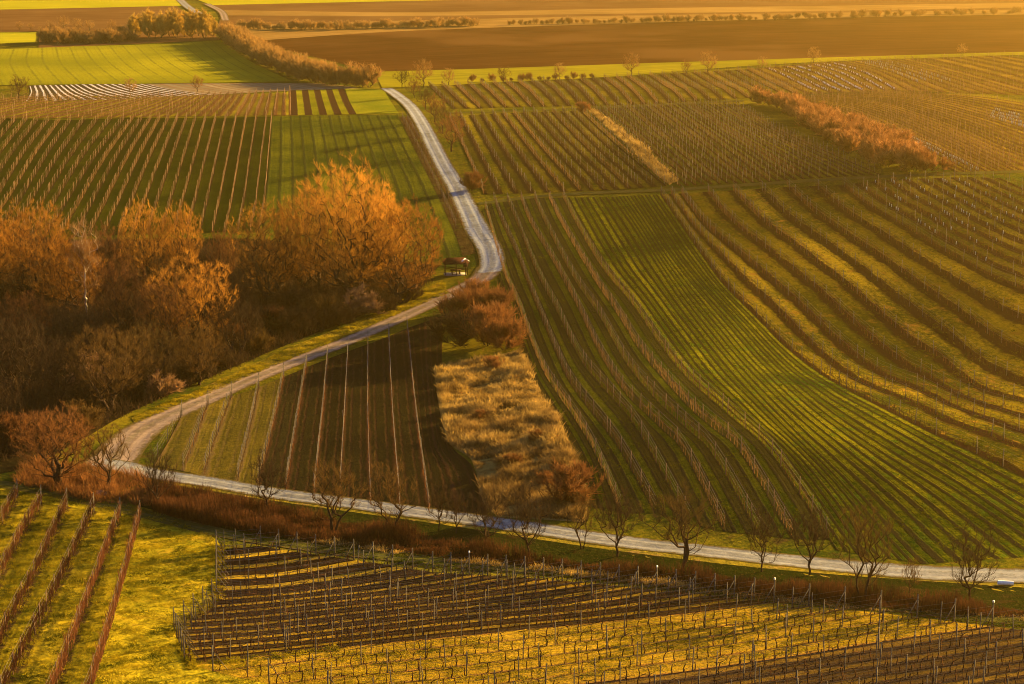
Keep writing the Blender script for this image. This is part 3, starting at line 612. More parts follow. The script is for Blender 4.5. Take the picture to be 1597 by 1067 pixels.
# ================================================================== TREES
def skeleton(H, th, rx, rz, nt, seed, tr=.25, multi=1, shell=.5, lean=0.0, step=.9, flat=0.0):
    r = np.random.default_rng(seed); pos = []; par = []; plen = []
    cz = H-rz
    for m in range(multi):
        a = r.uniform(0, 6.28); off = (0 if multi == 1 else rx*.10); dirx = np.array([math.cos(a), math.sin(a)])
        n = max(2, int(th/.5)); start = len(pos)
        for i in range(n+1):
            t = i/n; p = np.array([*(dirx*off*(.3+t*2.2)), th*t-(.3 if i == 0 else 0)]) + np.array([lean*t*t, 0, 0]) + np.r_[r.normal(0, .06, 2), 0]*(i > 0)
            pos.append(p); par.append(start+i-1 if i else -1); plen.append(th*t)
    d = r.normal(size=(nt, 3)); d /= np.linalg.norm(d, axis=1, keepdims=True)
    rad = r.uniform(0, 1, nt)**shell*r.uniform(.92, 1.04, nt); T = d*rad[:, None]
    # uneven outline
    lob = 1+.13*np.sin(3*np.arctan2(d[:, 1], d[:, 0])+seed)+.05*np.sin(5*d[:, 2]+seed*2)
    T = T*lob[:, None]*np.array([rx, rx, rz])+np.array([lean*.8, 0, cz]); T[:, 2] = np.maximum(T[:, 2], th*.75+.2)
    T = T[np.argsort(np.linalg.norm(T-np.array([0, 0, th]), axis=1))]
    tips = []
    for t in T:
        Pn = np.array(pos); dd = np.linalg.norm(Pn-t, axis=1); up = np.maximum(0, Pn[:, 2]-t[2]+.3)
        cost = dd+.22*np.array(plen)+1.6*up; cost[Pn[:, 2] < th*.6] += 50
        j = int(np.argmin(cost)); a = Pn[j]; L_ = dd[j]; n = max(1, int(L_/step)); prev = j
        bow = np.array([0, 0, -.10*L_ if flat == 0 else flat*L_])
        for i in range(1, n+1):
            q = i/n; p = a*(1-q)+t*q+bow*math.sin(math.pi*q)*(1 if L_ > 1 else .3)+r.normal(0, .05*min(L_, 2), 3)*(i < n)
            pos.append(p); par.append(prev); plen.append(plen[prev]+L_/n); prev = len(pos)-1
        tips.append(prev)
    pos = np.array(pos); par = np.array(par); e = 2.35; rr = np.zeros(len(pos))
    for t in tips: rr[t] += .011**e
    acc = rr.copy()
    for i in range(len(pos)-1, -1, -1):
        acc[i] = max(acc[i], .010**e)
        if par[i] >= 0: acc[par[i]] += acc[i]
    rad = acc**(1/e); rad *= 1.0
    k = tr/max(rad[:multi*2].max(), 1e-6); rad = np.where(rad > .02, rad*np.clip(k, .4, 3)**np.clip((rad-.01)/.1, 0, 1), rad)
    return pos, par, rad, tips
def twigs(mb, pos, par, tips, K, ln, w, seed, up=.35, out=.4, droop=0., spread=.6, cz=5., twr=None):
    r = np.random.default_rng(seed+100); tips = np.array(tips); rep = np.repeat(tips, K); N = len(rep)
    B = pos[rep]; A = pos[par[rep]]; q = r.uniform(0, 1.0, N)[:, None]; S = A*(1-q)+B*q
    bd = B-A; bd /= np.linalg.norm(bd, axis=1, keepdims=True)+1e-6
    o = B-np.array([0, 0, cz]); o /= np.linalg.norm(o, axis=1, keepdims=True)+1e-6
    D = bd*.25+o*out+r.normal(0, spread, (N, 3))*.8+np.array([0, 0, up]); D /= np.linalg.norm(D, axis=1, keepdims=True)
    L_ = ln*r.uniform(.5, 1.2, N)[:, None]; m = S+D*L_*.5; D2 = D+np.array([0, 0, -droop])+r.normal(0, .22, (N, 3)); D2 /= np.linalg.norm(D2, axis=1, keepdims=True)
    E = m+D2*L_*.5
    sd_ = r.normal(size=(N, 3)); mb.ribbons(S, m, w, w*.75, 0, sd_); mb.ribbons(m, E, w*.75, w*.35, 0, sd_)
    # side twiglets
    h = r.random(N) < .8; s = m[h]; dd = D[h]+r.normal(0, .6, (h.sum(), 3)); dd /= np.linalg.norm(dd, axis=1, keepdims=True)
    mb.ribbons(s, s+dd*L_[h]*.45, w*.7, w*.3, 0)
def make_tree(H, th, rx, rz, nt, K, ln, w, seed, tr=.25, multi=1, mat='tw_dark', bark='bark', shell=.5, lean=0., up=.35, out=.4, droop=0., spread=.6, flat=0.0, seg=5, step=.9):
    pos, par, rad, tips = skeleton(H, th, rx, rz, nt, seed, tr, multi, shell, lean, step, flat)
    mb = MB(); i = np.where(par >= 0)[0]; big = i[rad[i] > .035]; sm = i[rad[i] <= .035]
    r0 = np.where(rad[par] > rad*1.8, rad*1.25, rad[par])
    mb.tubes(pos[par[big]], pos[big], r0[big], rad[big], seg); mb.tubes(pos[par[sm]], pos[sm], np.maximum(r0[sm], .014), np.maximum(rad[sm], .012), 3)
    root = i[par[i] < multi*1]; 
    t = mb.mesh('trunk', M[bark], smooth=True)
    mb = MB(); twigs(mb, pos, par, tips, K, ln, w, seed, up, out, droop, spread, th)
    return t, mb.mesh('crown', M[mat]), H
def place_tree(spec, px, py, h, name, label, cat, group=None, rz=None, wide=1.0, loc=None, crownmat=None, bark=None):
    x, y = pt(px, py) if loc is None else loc; s = h/spec[2]
    e = link(name, None, None, (x, y, Z(x, y)-.05), rng.uniform(0, 6.28) if rz is None else rz, (s*wide, s*wide, s)); tag(e, label, cat, group)
    a = link('trunk', spec[0], e); c = link('crown', spec[1], e)
    return e
def px2m(py): return (py+190)/66.0      # photo pixels per metre at that height in the picture
WIL = [make_tree(20, 2.5, 8.4, 8.6, 1500, 12, .95, .024, 11+i, .6, 3, 'tw_willow', shell=.32, droop=.15, up=.5, out=.55, spread=.55, step=1.1) for i in range(3)]
ROU = [make_tree(11, 2.2, 4.6, 4.7, 800, 12, .65, .019, 31+i, .28, 2, m, shell=.36, up=.5, out=.55, spread=.55) for i, m in enumerate(['tw_red', 'tw_olive', 'tw_dark', 'tw_willow'])]
ROAD = [make_tree(7.0, 1.5, 2.3, 2.9, 190, 12, .6, .014, 51+i, .10, 1+(i % 2), m, shell=.5, up=.75, out=.5, spread=.45, step=.6) for i, m in enumerate(['tw_dark', 'tw_olive', 'tw_dark', 'tw_olive'])]
ORCH = [make_tree(6.5, 1.5, 3.0, 2.5, 130, 9, .8, .036, 71+i, .16, 1, m, shell=.5, up=.35, out=.5, step=.7) for i, m in enumerate(['tw_olive', 'tw_far', 'tw_red'])]
SHR = [make_tree(3.0, .3, 2.0, 1.7, 70, 26, .9, .045, 91+i, .07, 3, m, shell=.6, up=.7, out=.4, step=.6) for i, m in enumerate(['tw_red', 'tw_olive', 'tw_pale', 'tw_dark'])]
POP = [make_tree(12, .8, 2.6, 5.9, 150, 26, 1.6, .09, 111+i, .18, 2, 'tw_gold', shell=.6, up=1.3, out=.3, step=1.) for i in range(2)]
BIR = make_tree(17, 7, 2.6, 6.5, 150, 14, 1.3, .035, 131, .2, 1, 'tw_pale', 'birch', shell=.6, up=.4, out=.5, droop=.3)

wood = [ # spec, base x, base y, height m, width, label
 (WIL[0], 548, 478, 23.5, 1.0, 'tallest orange willow of the wood, rising highest against the green meadow'),
 (WIL[1], 628, 472, 17.0, 1.1, 'bright orange willow at the right end of the wood, nearest the open shelter'),
 (WIL[2], 425, 472, 17.0, 1.0, 'spreading orange willow with dark forked limbs, left of the tallest willow'),
 (WIL[1], 487, 462, 19.0, .8, 'orange willow squeezed between the spreading and the tallest willow'),
 (WIL[2], 583, 455, 18.0, .8, 'orange willow just behind the gap between tallest and rightmost willows'),
 (WIL[1], 55, 478, 17.5, 1.05, 'golden topped willow at the left end of the wood'),
 (WIL[0], -30, 480, 17.0, 1.0, 'orange willow cut by the left edge of the picture'),
 (WIL[0], 225, 455, 15.5, .75, 'orange willow standing behind the middle of the wood under the vine rows'),
 (WIL[2], 285, 450, 15.0, .62, 'narrower willow right of the middle willow, beside the grassy gap'),
 (ROU[3], 112, 500, 13.5, 1.1, 'dull orange tree close left of the pale birch trunk'),
 (ROU[0], 195, 548, 14.0, .95, 'reddish tree with one slim forked trunk in the centre of the wood'),
 (ROU[3], 298, 548, 14.5, 1.15, 'flame orange round topped tree standing free in the dark brush'),
 (ROU[0], 255, 560, 12.0, .9, 'rusty tree leaning against the flame orange round topped one'),
 (ROU[1], 310, 600, 9.5, .9, 'small olive brown tree near the track edge of the wood'),
 (ROU[1], 232, 615, 10.5, 1.0, 'olive brown tree behind the dark twin-stemmed tree'),
 (ROU[1], 172, 640, 12.0, 1.1, 'dark twin-stemmed tree where wood and track verge meet'),
 (ROU[2], 90, 640, 10.0, 1.1, 'dark bare tree behind the roadside trees at lower left'),
 (ROU[2], 28, 620, 11.5, 1.15, 'dark rounded tree at the shaded left edge of the wood'),
 (ROU[0], 45, 560, 10.0, 1.1, 'dull brown tree below the golden topped willow'),
 (ROU[2], 120, 575, 10.0, 1.2, 'low dark tree in the shadow left of the wood centre'),
 (ROU[2], 370, 555, 9.0, 1.2, 'low dark tree between the round topped tree and the track'),
 (ROU[2], 355, 500, 9.0, 1.2, 'dark crooked tree under the spreading willow'),
 (ROU[0], 160, 470, 13.0, 1.0, 'orange brown tree right behind the pale birch'),
 (ROU[2], -20, 690, 9.0, 1.2, 'dark tree cut by the left picture edge above the road fork'),
 (ROU[0], 350, 440, 9.5, .8, 'small rusty tree at the back of the wood beside the grassy gap'),
]
for sp, x, y, h, wdt, lab in wood:
    place_tree(sp, x, y, h, 'willow_tree' if sp in WIL else 'bare_tree', lab, 'tree', 'trees of the wood', None, wdt)
place_tree(BIR, 136, 500, 17, 'birch_tree', 'slim birch with a pale straight trunk in the left of the wood', 'tree', 'trees of the wood')
road_t = [(93, 758, 9.2, 1.25, ROU[0], 'broad red-brown tree at the road fork, leftmost of the roadside row'), (166, 765, 8.2, 1.15, ROAD[1], 'spreading bare tree covering the road fork, second of the roadside row'),
 (246, 795, 7.2, 1.0, ROAD[0], 'slanting thin tree right of the road fork'), (418, 800, 7.2, 1.0, ROAD[2], 'bare tree on the ditch below the dark tilled rows, left of the forked one'),
 (520, 832, 8.6, 1.1, ROAD[3], 'forked bare tree with wide limbs on the ditch, left of the dense one'), (608, 838, 8.4, 1.05, ROAD[1], 'dense low-branched bare tree on the ditch under the triangular plot'),
 (685, 828, 5.6, .9, ROAD[2], 'small straight bare tree right of the dense low-branched one'), (712, 832, 5.0, .8, ROAD[0], 'slender sapling close beside the small straight bare tree'),
 (758, 856, 6.6, 1.0, ROAD[0], 'leaning bare tree below the left corner of the dry grass plot'), (824, 868, 7.6, 1.0, ROAD[2], 'bare tree with dark trunk below the dry grass plot'),
 (908, 856, 6.2, .8, ROAD[1], 'tilted reddish tree by the right corner of the dry grass plot'), (962, 868, 7.4, 1.0, ROAD[0], 'dark bare tree where the long vine rows meet the road'),
 (1062, 888, 9.0, 1.2, ROAD[3], 'widest roadside tree, twin trunks and a speckled crown over the lower road'), (1188, 892, 6.4, .9, ROAD[2], 'low forked bare tree right of the widest roadside tree'),
 (1262, 897, 7.2, 1.0, ROAD[0], 'dark twin-stemmed bare tree in front of the striped green slope'), (1346, 938, 9.6, .9, ROAD[1], 'tall reddish bare tree in the ditch at right'),
 (1420, 930, 4.0, .7, ROAD[1], 'thin red sapling in the ditch beside the tall reddish tree'), (1512, 945, 7.6, .95, ROAD[2], 'slim Y-shaped bare tree, rightmost of the roadside row')]
for x, y, h, wdt, sp, lab in road_t:
    place_tree(sp, x, y, h, 'roadside_tree', lab, 'tree', 'trees along the lower road', None, wdt)
far_t = [(30, 158, 118, ORCH[0], 'lone dark bare tree at the left end of the covered rows'), (203, 149, 122, ORCH[1], 'pale bare tree on the upper edge of the covered rows'), (308, 143, 118, ORCH[2], 'small reddish tree right of the covered rows'),
 (627, 137, 108, ORCH[0], 'bare tree at the far top of the gravel road'), (661, 136, 94, ORCH[1], 'taller bare tree right of the far road top'), (700, 133, 106, ORCH[1], 'bare tree third from the far road top on the field edge'),
 (785, 129, 104, ORCH[0], 'dense small bare tree on the edge of the light green strip'), (872, 124, 98, ORCH[1], 'pale bare tree left of the free-standing one on the green strip'), (985, 119, 83, ORCH[1], 'free-standing bare tree with round crown against the brown field'),
 (1070, 115, 94, ORCH[2], 'small bare tree left of a bigger one on the upper right field edge'), (1104, 116, 80, ORCH[1], 'bigger round bare tree on the upper right field edge'), (1188, 108, 88, ORCH[1], 'faint bare tree at the left end of the sunlit crest'),
 (1268, 99, 73, ORCH[1], 'hazy broad tree on the sunlit crest'), (1500, 88, 68, ORCH[1], 'hazy tree farthest right on the crest'),
 (704, 236, 178, ORCH[2], 'dark red-brown tree on the grass right of the gravel road'), (690, 208, 165, ORCH[0], 'bare tree above the red-brown one beside the gravel road'), (678, 190, 150, ORCH[2], 'reddish tree third up the right side of the gravel road'),
 (664, 170, 138, ORCH[0], 'small dark tree near the bend at the top of the gravel road'), (646, 152, 122, ORCH[2], 'topmost reddish tree right beside the gravel road')]
for x, y, top, sp, lab in far_t:
    place_tree(sp, x, y, (y-top)/px2m(y)*1.05, 'bare_tree', lab, 'tree', 'far bare trees')
poplars = [(x, y) for x, y in zip(np.linspace(208, 332, 12), [58, 61, 60, 62, 60, 61, 60, 62, 61, 60, 61, 62])]
pl_lab = ['leftmost', 'second', 'third', 'fourth', 'fifth', 'sixth', 'seventh', 'eighth', 'ninth', 'tenth', 'eleventh', 'rightmost']
for i, (x, y) in enumerate(poplars):
    place_tree(POP[i % 2], x, y-4*(i % 2), (44 if 1 < i < 11 else 34)/px2m(y)*rng.uniform(.85, 1.08), 'poplar_tree', pl_lab[i]+' golden tree of the dense far thicket by the distant road', 'tree', 'golden trees of the far thicket', None, 1.3)
dgs = [(748, 655, 1.3), (792, 640, 1.2), (835, 690, 1.5), (800, 728, 1.5), (850, 760, 1.7), (872, 735, 1.5)]
for i, (x, y, h) in enumerate(dgs):
    place_tree(SHR[(0, 1, 0, 0)[i % 4]], x, y, h, 'shrub', f'{ordn(i+1)} small weedy bush from the top inside the dry grass plot', 'shrub', 'small bushes in the dry grass plot', None, 1.2)
shrubs = [(735, 297, 4.0, SHR[0], 'orange shrub right of the gravel road at the grass cross track'), (909, 176, 3.0, SHR[0], 'round reddish shrub at the top of the dry grass strip'),
 (888, 785, 4.2, SHR[0], 'red-brown bush in the lower right corner of the dry grass plot'), (715, 540, 5.5, SHR[3], 'dark tangled bush, left of the bramble thicket'), (760, 538, 6.0, SHR[0], 'rusty bush, right front of the bramble thicket'),
 (722, 505, 5.5, SHR[0], 'rusty bush, left back of the bramble thicket'), (770, 505, 5.5, SHR[0], 'rusty bush, right back of the bramble thicket'), (744, 480, 4.5, SHR[0], 'orange bush at the tip of the bramble thicket by the bend'),
 (788, 545, 4.5, SHR[0], 'low red bush between bramble thicket and first long vine row'), (768, 578, 2.0, SHR[0], 'small red shrub inside the dry grass plot')]
for x, y, h, sp, lab in shrubs: place_tree(sp, x, y, h, 'shrub', lab, 'shrub', 'shrubs on the slope', None, 1.15)
bru = [(395, 520, 4.5), (430, 512, 3.6), (462, 520, 4.2), (500, 503, 4.8), (530, 508, 3.4), (565, 492, 4.0), (600, 488, 3.0), (640, 468, 2.6), (355, 540, 4.0), (330, 575, 3.8), (405, 545, 3.0), (290, 600, 3.6), (255, 618, 3.0), (470, 490, 4.4), (545, 478, 3.8), (20, 700, 4.2), (70, 690, 3.6), (130, 668, 3.4), (215, 600, 4.4), (140, 610, 4.6), (60, 590, 4.6), (95, 545, 4.4), (170, 560, 4.6)]
for i, (x, y, h) in enumerate(bru):
    place_tree(SHR[(3, 0, 3, 1, 3, 2, 3)[i % 7]], x, y, h, 'shrub', f'{ordn(i+1)} bush of the dark brush on the wood floor, from the track verge inward', 'shrub', 'bushes on the wood floor', None, 1.3)
sc_lab = [(30, 45, 34), (48, 45, 36), (78, 46, 33), (100, 46, 26), (122, 47, 30), (140, 47, 32), (175, 47, 32)]
for i, (x, y, t) in enumerate(sc_lab):
    place_tree(ORCH[1], x, y+2, (y+2-t)/px2m(y)*1.1, 'bare_tree', f'{ordn(i+1)} pale far tree from the left above the small yellow-green field', 'tree', 'pale far trees at upper left', None, 1.2)

def polygon_pts(poly, n, seed, dens=None):
    """n ground points inside a pixel polygon (uniform on the ground)"""
    r = np.random.default_rng(seed); Pp = np.asarray(poly, float); G = unproj(Pp[:, 0], Pp[:, 1]); out = []
    lo, hi = G.min(0), G.max(0); tot = 0
    while tot < n:
        q = r.uniform(lo, hi, (n*3, 2)); ins = np.zeros(len(q), bool)
        for a, b in zip(G, np.roll(G, -1, 0)):
            c_ = (a[1] > q[:, 1]) != (b[1] > q[:, 1]); xx = (b[0]-a[0])*(q[:, 1]-a[1])/(b[1]-a[1]+1e-12)+a[0]; ins ^= c_ & (q[:, 0] < xx)
        q = q[ins]; out.append(q); tot += len(q)
    return np.vstack(out)[:n]
def tufts(name, P, h, w, spread, mat, label, blades=3, cat=None, kind='stuff', seed=1, clump=None):
    r = np.random.default_rng(seed); B = np.repeat(np.c_[P, hgt(P[:, 0], P[:, 1])-.04], blades, 0); N = len(B)
    B[:, :2] += r.normal(0, spread*.3, (N, 2)); hh = h*r.uniform(.5, 1.2, N)
    if clump is not None: hh = hh*clump(B[:, 0], B[:, 1])
    T = B+np.c_[r.normal(0, spread, (N, 2))*hh[:, None]/h, hh]
    mid = (B+T)/2+np.c_[r.normal(0, spread*.15, (N, 2)), hh*.08]; sd_ = r.normal(size=(N, 3))
    mb = MB(); mb.ribbons(B, mid, w, w*.8, 0, sd_); mb.ribbons(mid, T, w*.8, w*.3, 0, sd_)
    o = link(name, mb.mesh(name, M[mat])); o['kind'] = kind; o['label'] = label
    if cat: o['category'] = cat
    return o
def vnoise(x, y, seed=0):
    xi = np.floor(x).astype(np.int64); yi = np.floor(y).astype(np.int64); fx = x-xi; fy = y-yi; fx = fx*fx*(3-2*fx); fy = fy*fy*(3-2*fy)
    def h(a, b):
        n = (a*374761393+b*668265263+seed*974634777) & 0xffffffff; n = ((n ^ (n >> 13))*1274126177) & 0xffffffff; return ((n ^ (n >> 16)) & 0xffff)/65535.0
    return (h(xi, yi)*(1-fx)+h(xi+1, yi)*fx)*(1-fy)+(h(xi, yi+1)*(1-fx)+h(xi+1, yi+1)*fx)*fy
def cl(scale, lo=.35, hi=1.3):
    def f(x, y):
        v = .5*vnoise(x*scale, y*scale)+.3*vnoise(x*scale*2.3+9, y*scale*2.3)+.2*vnoise(x*scale*5+3, y*scale*5); return lo+(hi-lo)*np.clip((v-.25)/.5, 0, 1)
    return f
tufts('grass', polygon_pts([(760, 320), (1060, 308), (1600, 285), (1620, 870), (1290, 850), (1000, 800), (915, 780), (830, 540)], 45000, 13), .17, .07, .16, 'blade2', 'short grass growing between the vine rows of the right hillside', 2, 'grass', clump=cl(.6, .2, 1.3))
GRP = [(-20, 700), (330, 835), (400, 848), (700, 892), (1000, 920), (1600, 980), (1620, 1080), (-20, 1080)]
tufts('grass', polygon_pts([(-20, 755), (110, 770), (250, 800), (338, 838), (325, 925), (262, 985), (280, 1050), (560, 1085), (-20, 1085)], 60000, 3), .17, .05, .12, 'blade', 'short yellow-green grass tufts around the lower left vine rows', 2, 'grass', clump=cl(.9, .3, 1.3))
tufts('grass', polygon_pts([(300, 1042), (767, 992), (1070, 962), (1207, 944), (1530, 975), (1246, 1018), (1057, 1045), (700, 1085), (480, 1085)], 38000, 31), .15, .045, .12, 'blade', 'short golden grass between the vines of the bottom vineyard', 2, 'grass', clump=cl(.9, .3, 1.2))
tufts('grass', polygon_pts([(330, 815), (430, 835), (560, 852), (700, 875), (1000, 909), (1300, 945), (1640, 970), (1640, 985), (1207, 936), (936, 905), (675, 888), (407, 846)], 16000, 32), .15, .045, .12, 'blade2', 'green grass along the track above the bottom vineyard', 2, 'grass', clump=cl(.9, .3, 1.2))
tufts('grass', polygon_pts([(205, 650), (300, 612), (450, 543), (560, 500), (690, 437), (700, 458), (596, 500), (450, 562), (298, 625), (212, 660)], 9000, 4), .26, .05, .18, 'blade', 'yellow-green grass fringe between wood and track', 3, 'grass', clump=cl(.9))
dgp = [(678, 575), (815, 548), (842, 610), (874, 665), (902, 725), (916, 770), (912, 812), (775, 805), (752, 770), (737, 715), (694, 690)]
M['straw2'] = m_twig('brown_dry_grass', (0.09, 0.052, 0.018), (0.38, 0.235, 0.07), .3, .1)
tufts('dry_grass', polygon_pts([(694, 690), (740, 640), (858, 640), (874, 665), (902, 725), (916, 770), (912, 812), (775, 805), (752, 770), (737, 715)], 13000, 51), .8, .05, .35, 'straw2', 'brownish matted dry grass in the lower part of the overgrown plot', 4, 'dry grass', clump=cl(.35, .0, 1.5))
tufts('dry_grass', polygon_pts([(678, 575), (815, 548), (842, 610), (874, 665), (890, 700), (800, 705), (700, 690), (690, 650)], 11000, 5), .85, .06, .3, 'straw', 'tall straw-coloured dry grass in the overgrown plot', 4, 'dry grass', clump=cl(.45, .1, 1.5))
tufts('dry_grass', polygon_pts([(918, 174), (925, 172), (1056, 283), (1044, 289), (985, 236)], 2600, 6), 1.0, .09, .35, 'straw', 'pale dry grass strip between two upper vineyards', 4, 'dry grass', clump=cl(.4))
dit = [(230, 765), (330, 772), (430, 797), (560, 820), (700, 848), (850, 872), (1000, 892), (1150, 908), (1300, 925), (1450, 940), (1640, 955), (1640, 966), (1450, 957), (1300, 943), (1150, 926), (1000, 907), (850, 888), (700, 872), (560, 852), (430, 838), (330, 822), (240, 800)]
tufts('reeds', polygon_pts(dit, 13000, 7), 1.25, .035, .22, 'reed', 'red-brown dead stalks filling the roadside ditch', 4, 'reeds', clump=cl(.16, -.1, 1.5))
tufts('dry_grass', polygon_pts([(420, 836), (560, 850), (700, 870), (1000, 905), (1300, 941), (1640, 964), (1640, 972), (1300, 949), (1000, 912), (700, 877), (560, 857)], 3500, 21), .55, .04, .2, 'straw', 'pinkish straw fringe along the lower edge of the ditch', 3, 'dry grass', clump=cl(.3, -.2, 1.4))
tufts('undergrowth', polygon_pts([(-60, 360), (100, 380), (330, 400), (600, 400), (680, 440), (430, 545), (210, 640), (110, 690), (-60, 740)], 14000, 8), 2.2, .07, .9, 'tw_dark2' if 'tw_dark2' in M else 'tw_dark', 'dark tangled undergrowth on the wood floor', 5, 'undergrowth', clump=cl(.22, .2, 1.6))
tufts('undergrowth', polygon_pts([(60, 720), (230, 745), (240, 790), (150, 785), (20, 755)], 2200, 9), 1.1, .05, .4, 'tw_red', 'rusty brush under the trees at the road fork', 4, 'undergrowth', clump=cl(.5, .3, 1.3))

tufts('grass', polygon_pts([(326, 850), (350, 850), (350, 930), (285, 984), (305, 1035), (525, 1006), (530, 1016), (290, 1046), (258, 985), (326, 930)], 9000, 61), .2, .05, .14, 'blade', 'ragged grass edge along the left row ends of the bottom vineyard', 2, 'grass', clump=cl(1.1, .0, 1.4))
def hedge(name, center, wpx, h, specs, n, label, cat, seed, jitter=1.0, mats=None):
    """one grown-together hedge: shrubs merged into a trunk mesh and a crown mesh"""
    r = np.random.default_rng(seed); c = curve(center, 200); P, T = plants_along(c, length(c)/n)
    Wd = np.interp(np.linspace(0, 1, len(P)), np.linspace(0, 1, len(wpx)), wpx)
    o3 = (P[0][0], P[0][1], Z(*P[0])); e = link(name, None, None, o3); tag(e, label, cat)
    tm, cm = MB(), MB()
    for (x, y), t, w_ in zip(P, T, Wd):
        off = r.uniform(-1, 1)*w_/2; x += -t[1]*off; y += t[0]*off; sp = specs[r.integers(len(specs))]; s = h/sp[2]*r.uniform(.5, 1.3); a = r.uniform(0, 6.28)
        for me, mb in ((sp[0], tm), (sp[1], cm)):
            v = np.zeros(len(me.vertices)*3, np.float32); me.vertices.foreach_get('co', v); v = v.reshape(-1, 3)*s*np.array([1.25, 1.25, 1])
            v = np.stack([v[:, 0]*math.cos(a)-v[:, 1]*math.sin(a), v[:, 0]*math.sin(a)+v[:, 1]*math.cos(a), v[:, 2]], -1)+np.array([x-o3[0], y-o3[1], Z(x, y)-o3[2]-.05])
            f = np.zeros(len(me.loops), np.int32); me.loops.foreach_get('vertex_index', f); mb.add(v, f.reshape(-1, 4))
    link('trunks', tm.mesh('trunks', M['bark']), e); link('crown', cm.mesh('crown', mats or specs[0][1].materials[0]), e)
SH1 = make_tree(3.0, .3, 1.5, 1.6, 40, 18, .9, .06, 201, .07, 3, 'tw_red', shell=.6, up=.7, out=.4, step=.8)
SH2 = make_tree(3.0, .3, 1.5, 1.6, 40, 18, .9, .06, 202, .07, 3, 'tw_red', shell=.6, up=.9, out=.4, step=.8)
hedge('hedge', [(1185, 160), (1240, 175), (1300, 205), (1360, 235), (1410, 258), (1470, 268)], [4, 8, 11, 12, 13, 6], 4.0, [SH1, SH2], 170, 'long reddish hedge widening downhill between the right-hand vineyards', 'hedge', 5, mats=M['tw_hedge'])
hedge('hedge', [(350, 58), (385, 82), (420, 100), (470, 122), (520, 133), (578, 136)], [5, 5, 5, 6, 7, 7], 6.0, [SH1, SH2], 150, 'tall pale brown hedge curving down beside the far green field', 'hedge', 6, mats=M['tw_far'])
hedge('hedge', [(372, 45), (500, 46), (640, 43), (745, 40)], [8, 10, 10, 8], 3.6, [SH1, SH2], 70, 'low hazy hedge on the far edge of the big brown field, left half', 'hedge', 7, mats=M['tw_far'])
hedge('hedge', [(790, 39), (1000, 35), (1200, 31), (1400, 25), (1620, 20)], [4, 6, 10, 14, 14], 3.0, [SH1, SH2], 110, 'low hazy hedge on the far edge of the big brown field, right half', 'hedge', 8, mats=M['tw_far'])
hedge('hedge', [(62, 66), (110, 67), (160, 66), (210, 62)], [8, 12, 12, 8], 5, [SH1, SH2], 40, 'brown scrub belt below the far ploughed field at upper left', 'hedge', 9, mats=M['tw_far'])
hedge('hedge', [(730, 128), (800, 127), (880, 124), (930, 122)], [2, 2, 2], 2.2, [SH1, SH2], 14, 'low reddish scrub at the foot of the far bare trees', 'hedge', 10, mats=M['tw_red'])

# ================================================================== OPEN SHELTER beside the bend
gx, gy = pt(711, 428); gz = Z(gx, gy)
g = link('picnic_shelter', None, None, (gx, gy, gz), R(8)); tag(g, 'small open timber shelter with red-brown roof beside the gravel bend', 'shelter')
mb = MB(); w2, d2, eh, rh = 2.2, 1.3, 2.05, 2.85
for s in (-1, 1):   # hipped-gable roof slabs with thickness
    lo, hi = (s*d2, eh), (0, rh)
    V = [(-w2, lo[0], lo[1]), (w2, lo[0], lo[1]), (w2*.75, 0, rh), (-w2*.75, 0, rh)]; V2 = [(x, y, z+.10) for x, y, z in V]
    f = [(0, 1, 2, 3), (4, 5, 6, 7), (0, 1, 5, 4), (1, 2, 6, 5), (2, 3, 7, 6), (3, 0, 4, 7)]
    mb.add(V+V2, f)
for s in (-1, 1):
    V = [(s*w2, -d2, eh), (s*w2, d2, eh), (s*w2*.75, .01, rh), (s*w2*.75, -.01, rh)]; V2 = [(x, y, z+.10) for x, y, z in V]
    mb.add(V+V2, [(0, 1, 2, 3), (4, 5, 6, 7), (0, 1, 5, 4), (1, 2, 6, 5), (2, 3, 7, 6), (3, 0, 4, 7)])
link('roof', mb.mesh('roof', M['roof']), g)
for sx in (-1, 0, 1):
    for sy in (-1, 1):
        mb = MB(); mb.tubes([[sx*1.9, sy*1.05, -.2]], [[sx*1.9, sy*1.05, eh+.15]], .075, .07, 4, 0, True); link('post', mb.mesh('post', M['timber']), g)
mb = MB()
for sy in (-1, 1): mb.box((0, sy*1.05, eh-.02), (4.0, .12, .14))
for sx in (-1, 1): mb.box((sx*1.9, 0, eh-.17), (.12, 2.2, .13))
mb.box((0, 1.05, .9), (3.7, .05, .10)); mb.box((0, 1.05, .6), (3.7, .05, .10)); link('frame', mb.mesh('frame', M['timber']), g)
mb = MB(); mb.box((0, 0, .03), (4.0, 2.3, .14)); link('floor_slab', mb.mesh('floor_slab', M['slab']), g)
t = link('picnic_table', None, None, (gx, gy, gz+.10), R(8)); tag(t, 'dark timber picnic table under the shelter roof', 'table')
mb = MB(); mb.box((0, 0, .72), (1.8, .8, .06)); link('table_top', mb.mesh('table_top', M['timber']), t)
for s in (-1, 1):
    mb = MB(); mb.box((s*.65, 0, .345), (.1, .6, .69)); link('leg', mb.mesh('leg', M['timber']), t)
    mb = MB(); mb.box((0, s*.72, .42), (1.8, .28, .05)); mb.box((-.65, s*.72, .2), (.08, .2, .39)); mb.box((.65, s*.72, .2), (.08, .2, .39)); link('bench', mb.mesh('bench', M['timber']), t)
hx, hy = pt(726, 430); q = link('notice_board', None, None, (hx, hy, Z(hx, hy)), R(20)); tag(q, 'little board with a white peaked top at the right end of the shelter', 'notice board')
mb = MB(); mb.tubes([[0, 0, -.2]], [[0, 0, 2.6]], .07, .06, 4, 0, True); link('post', mb.mesh('post', M['timber']), q)
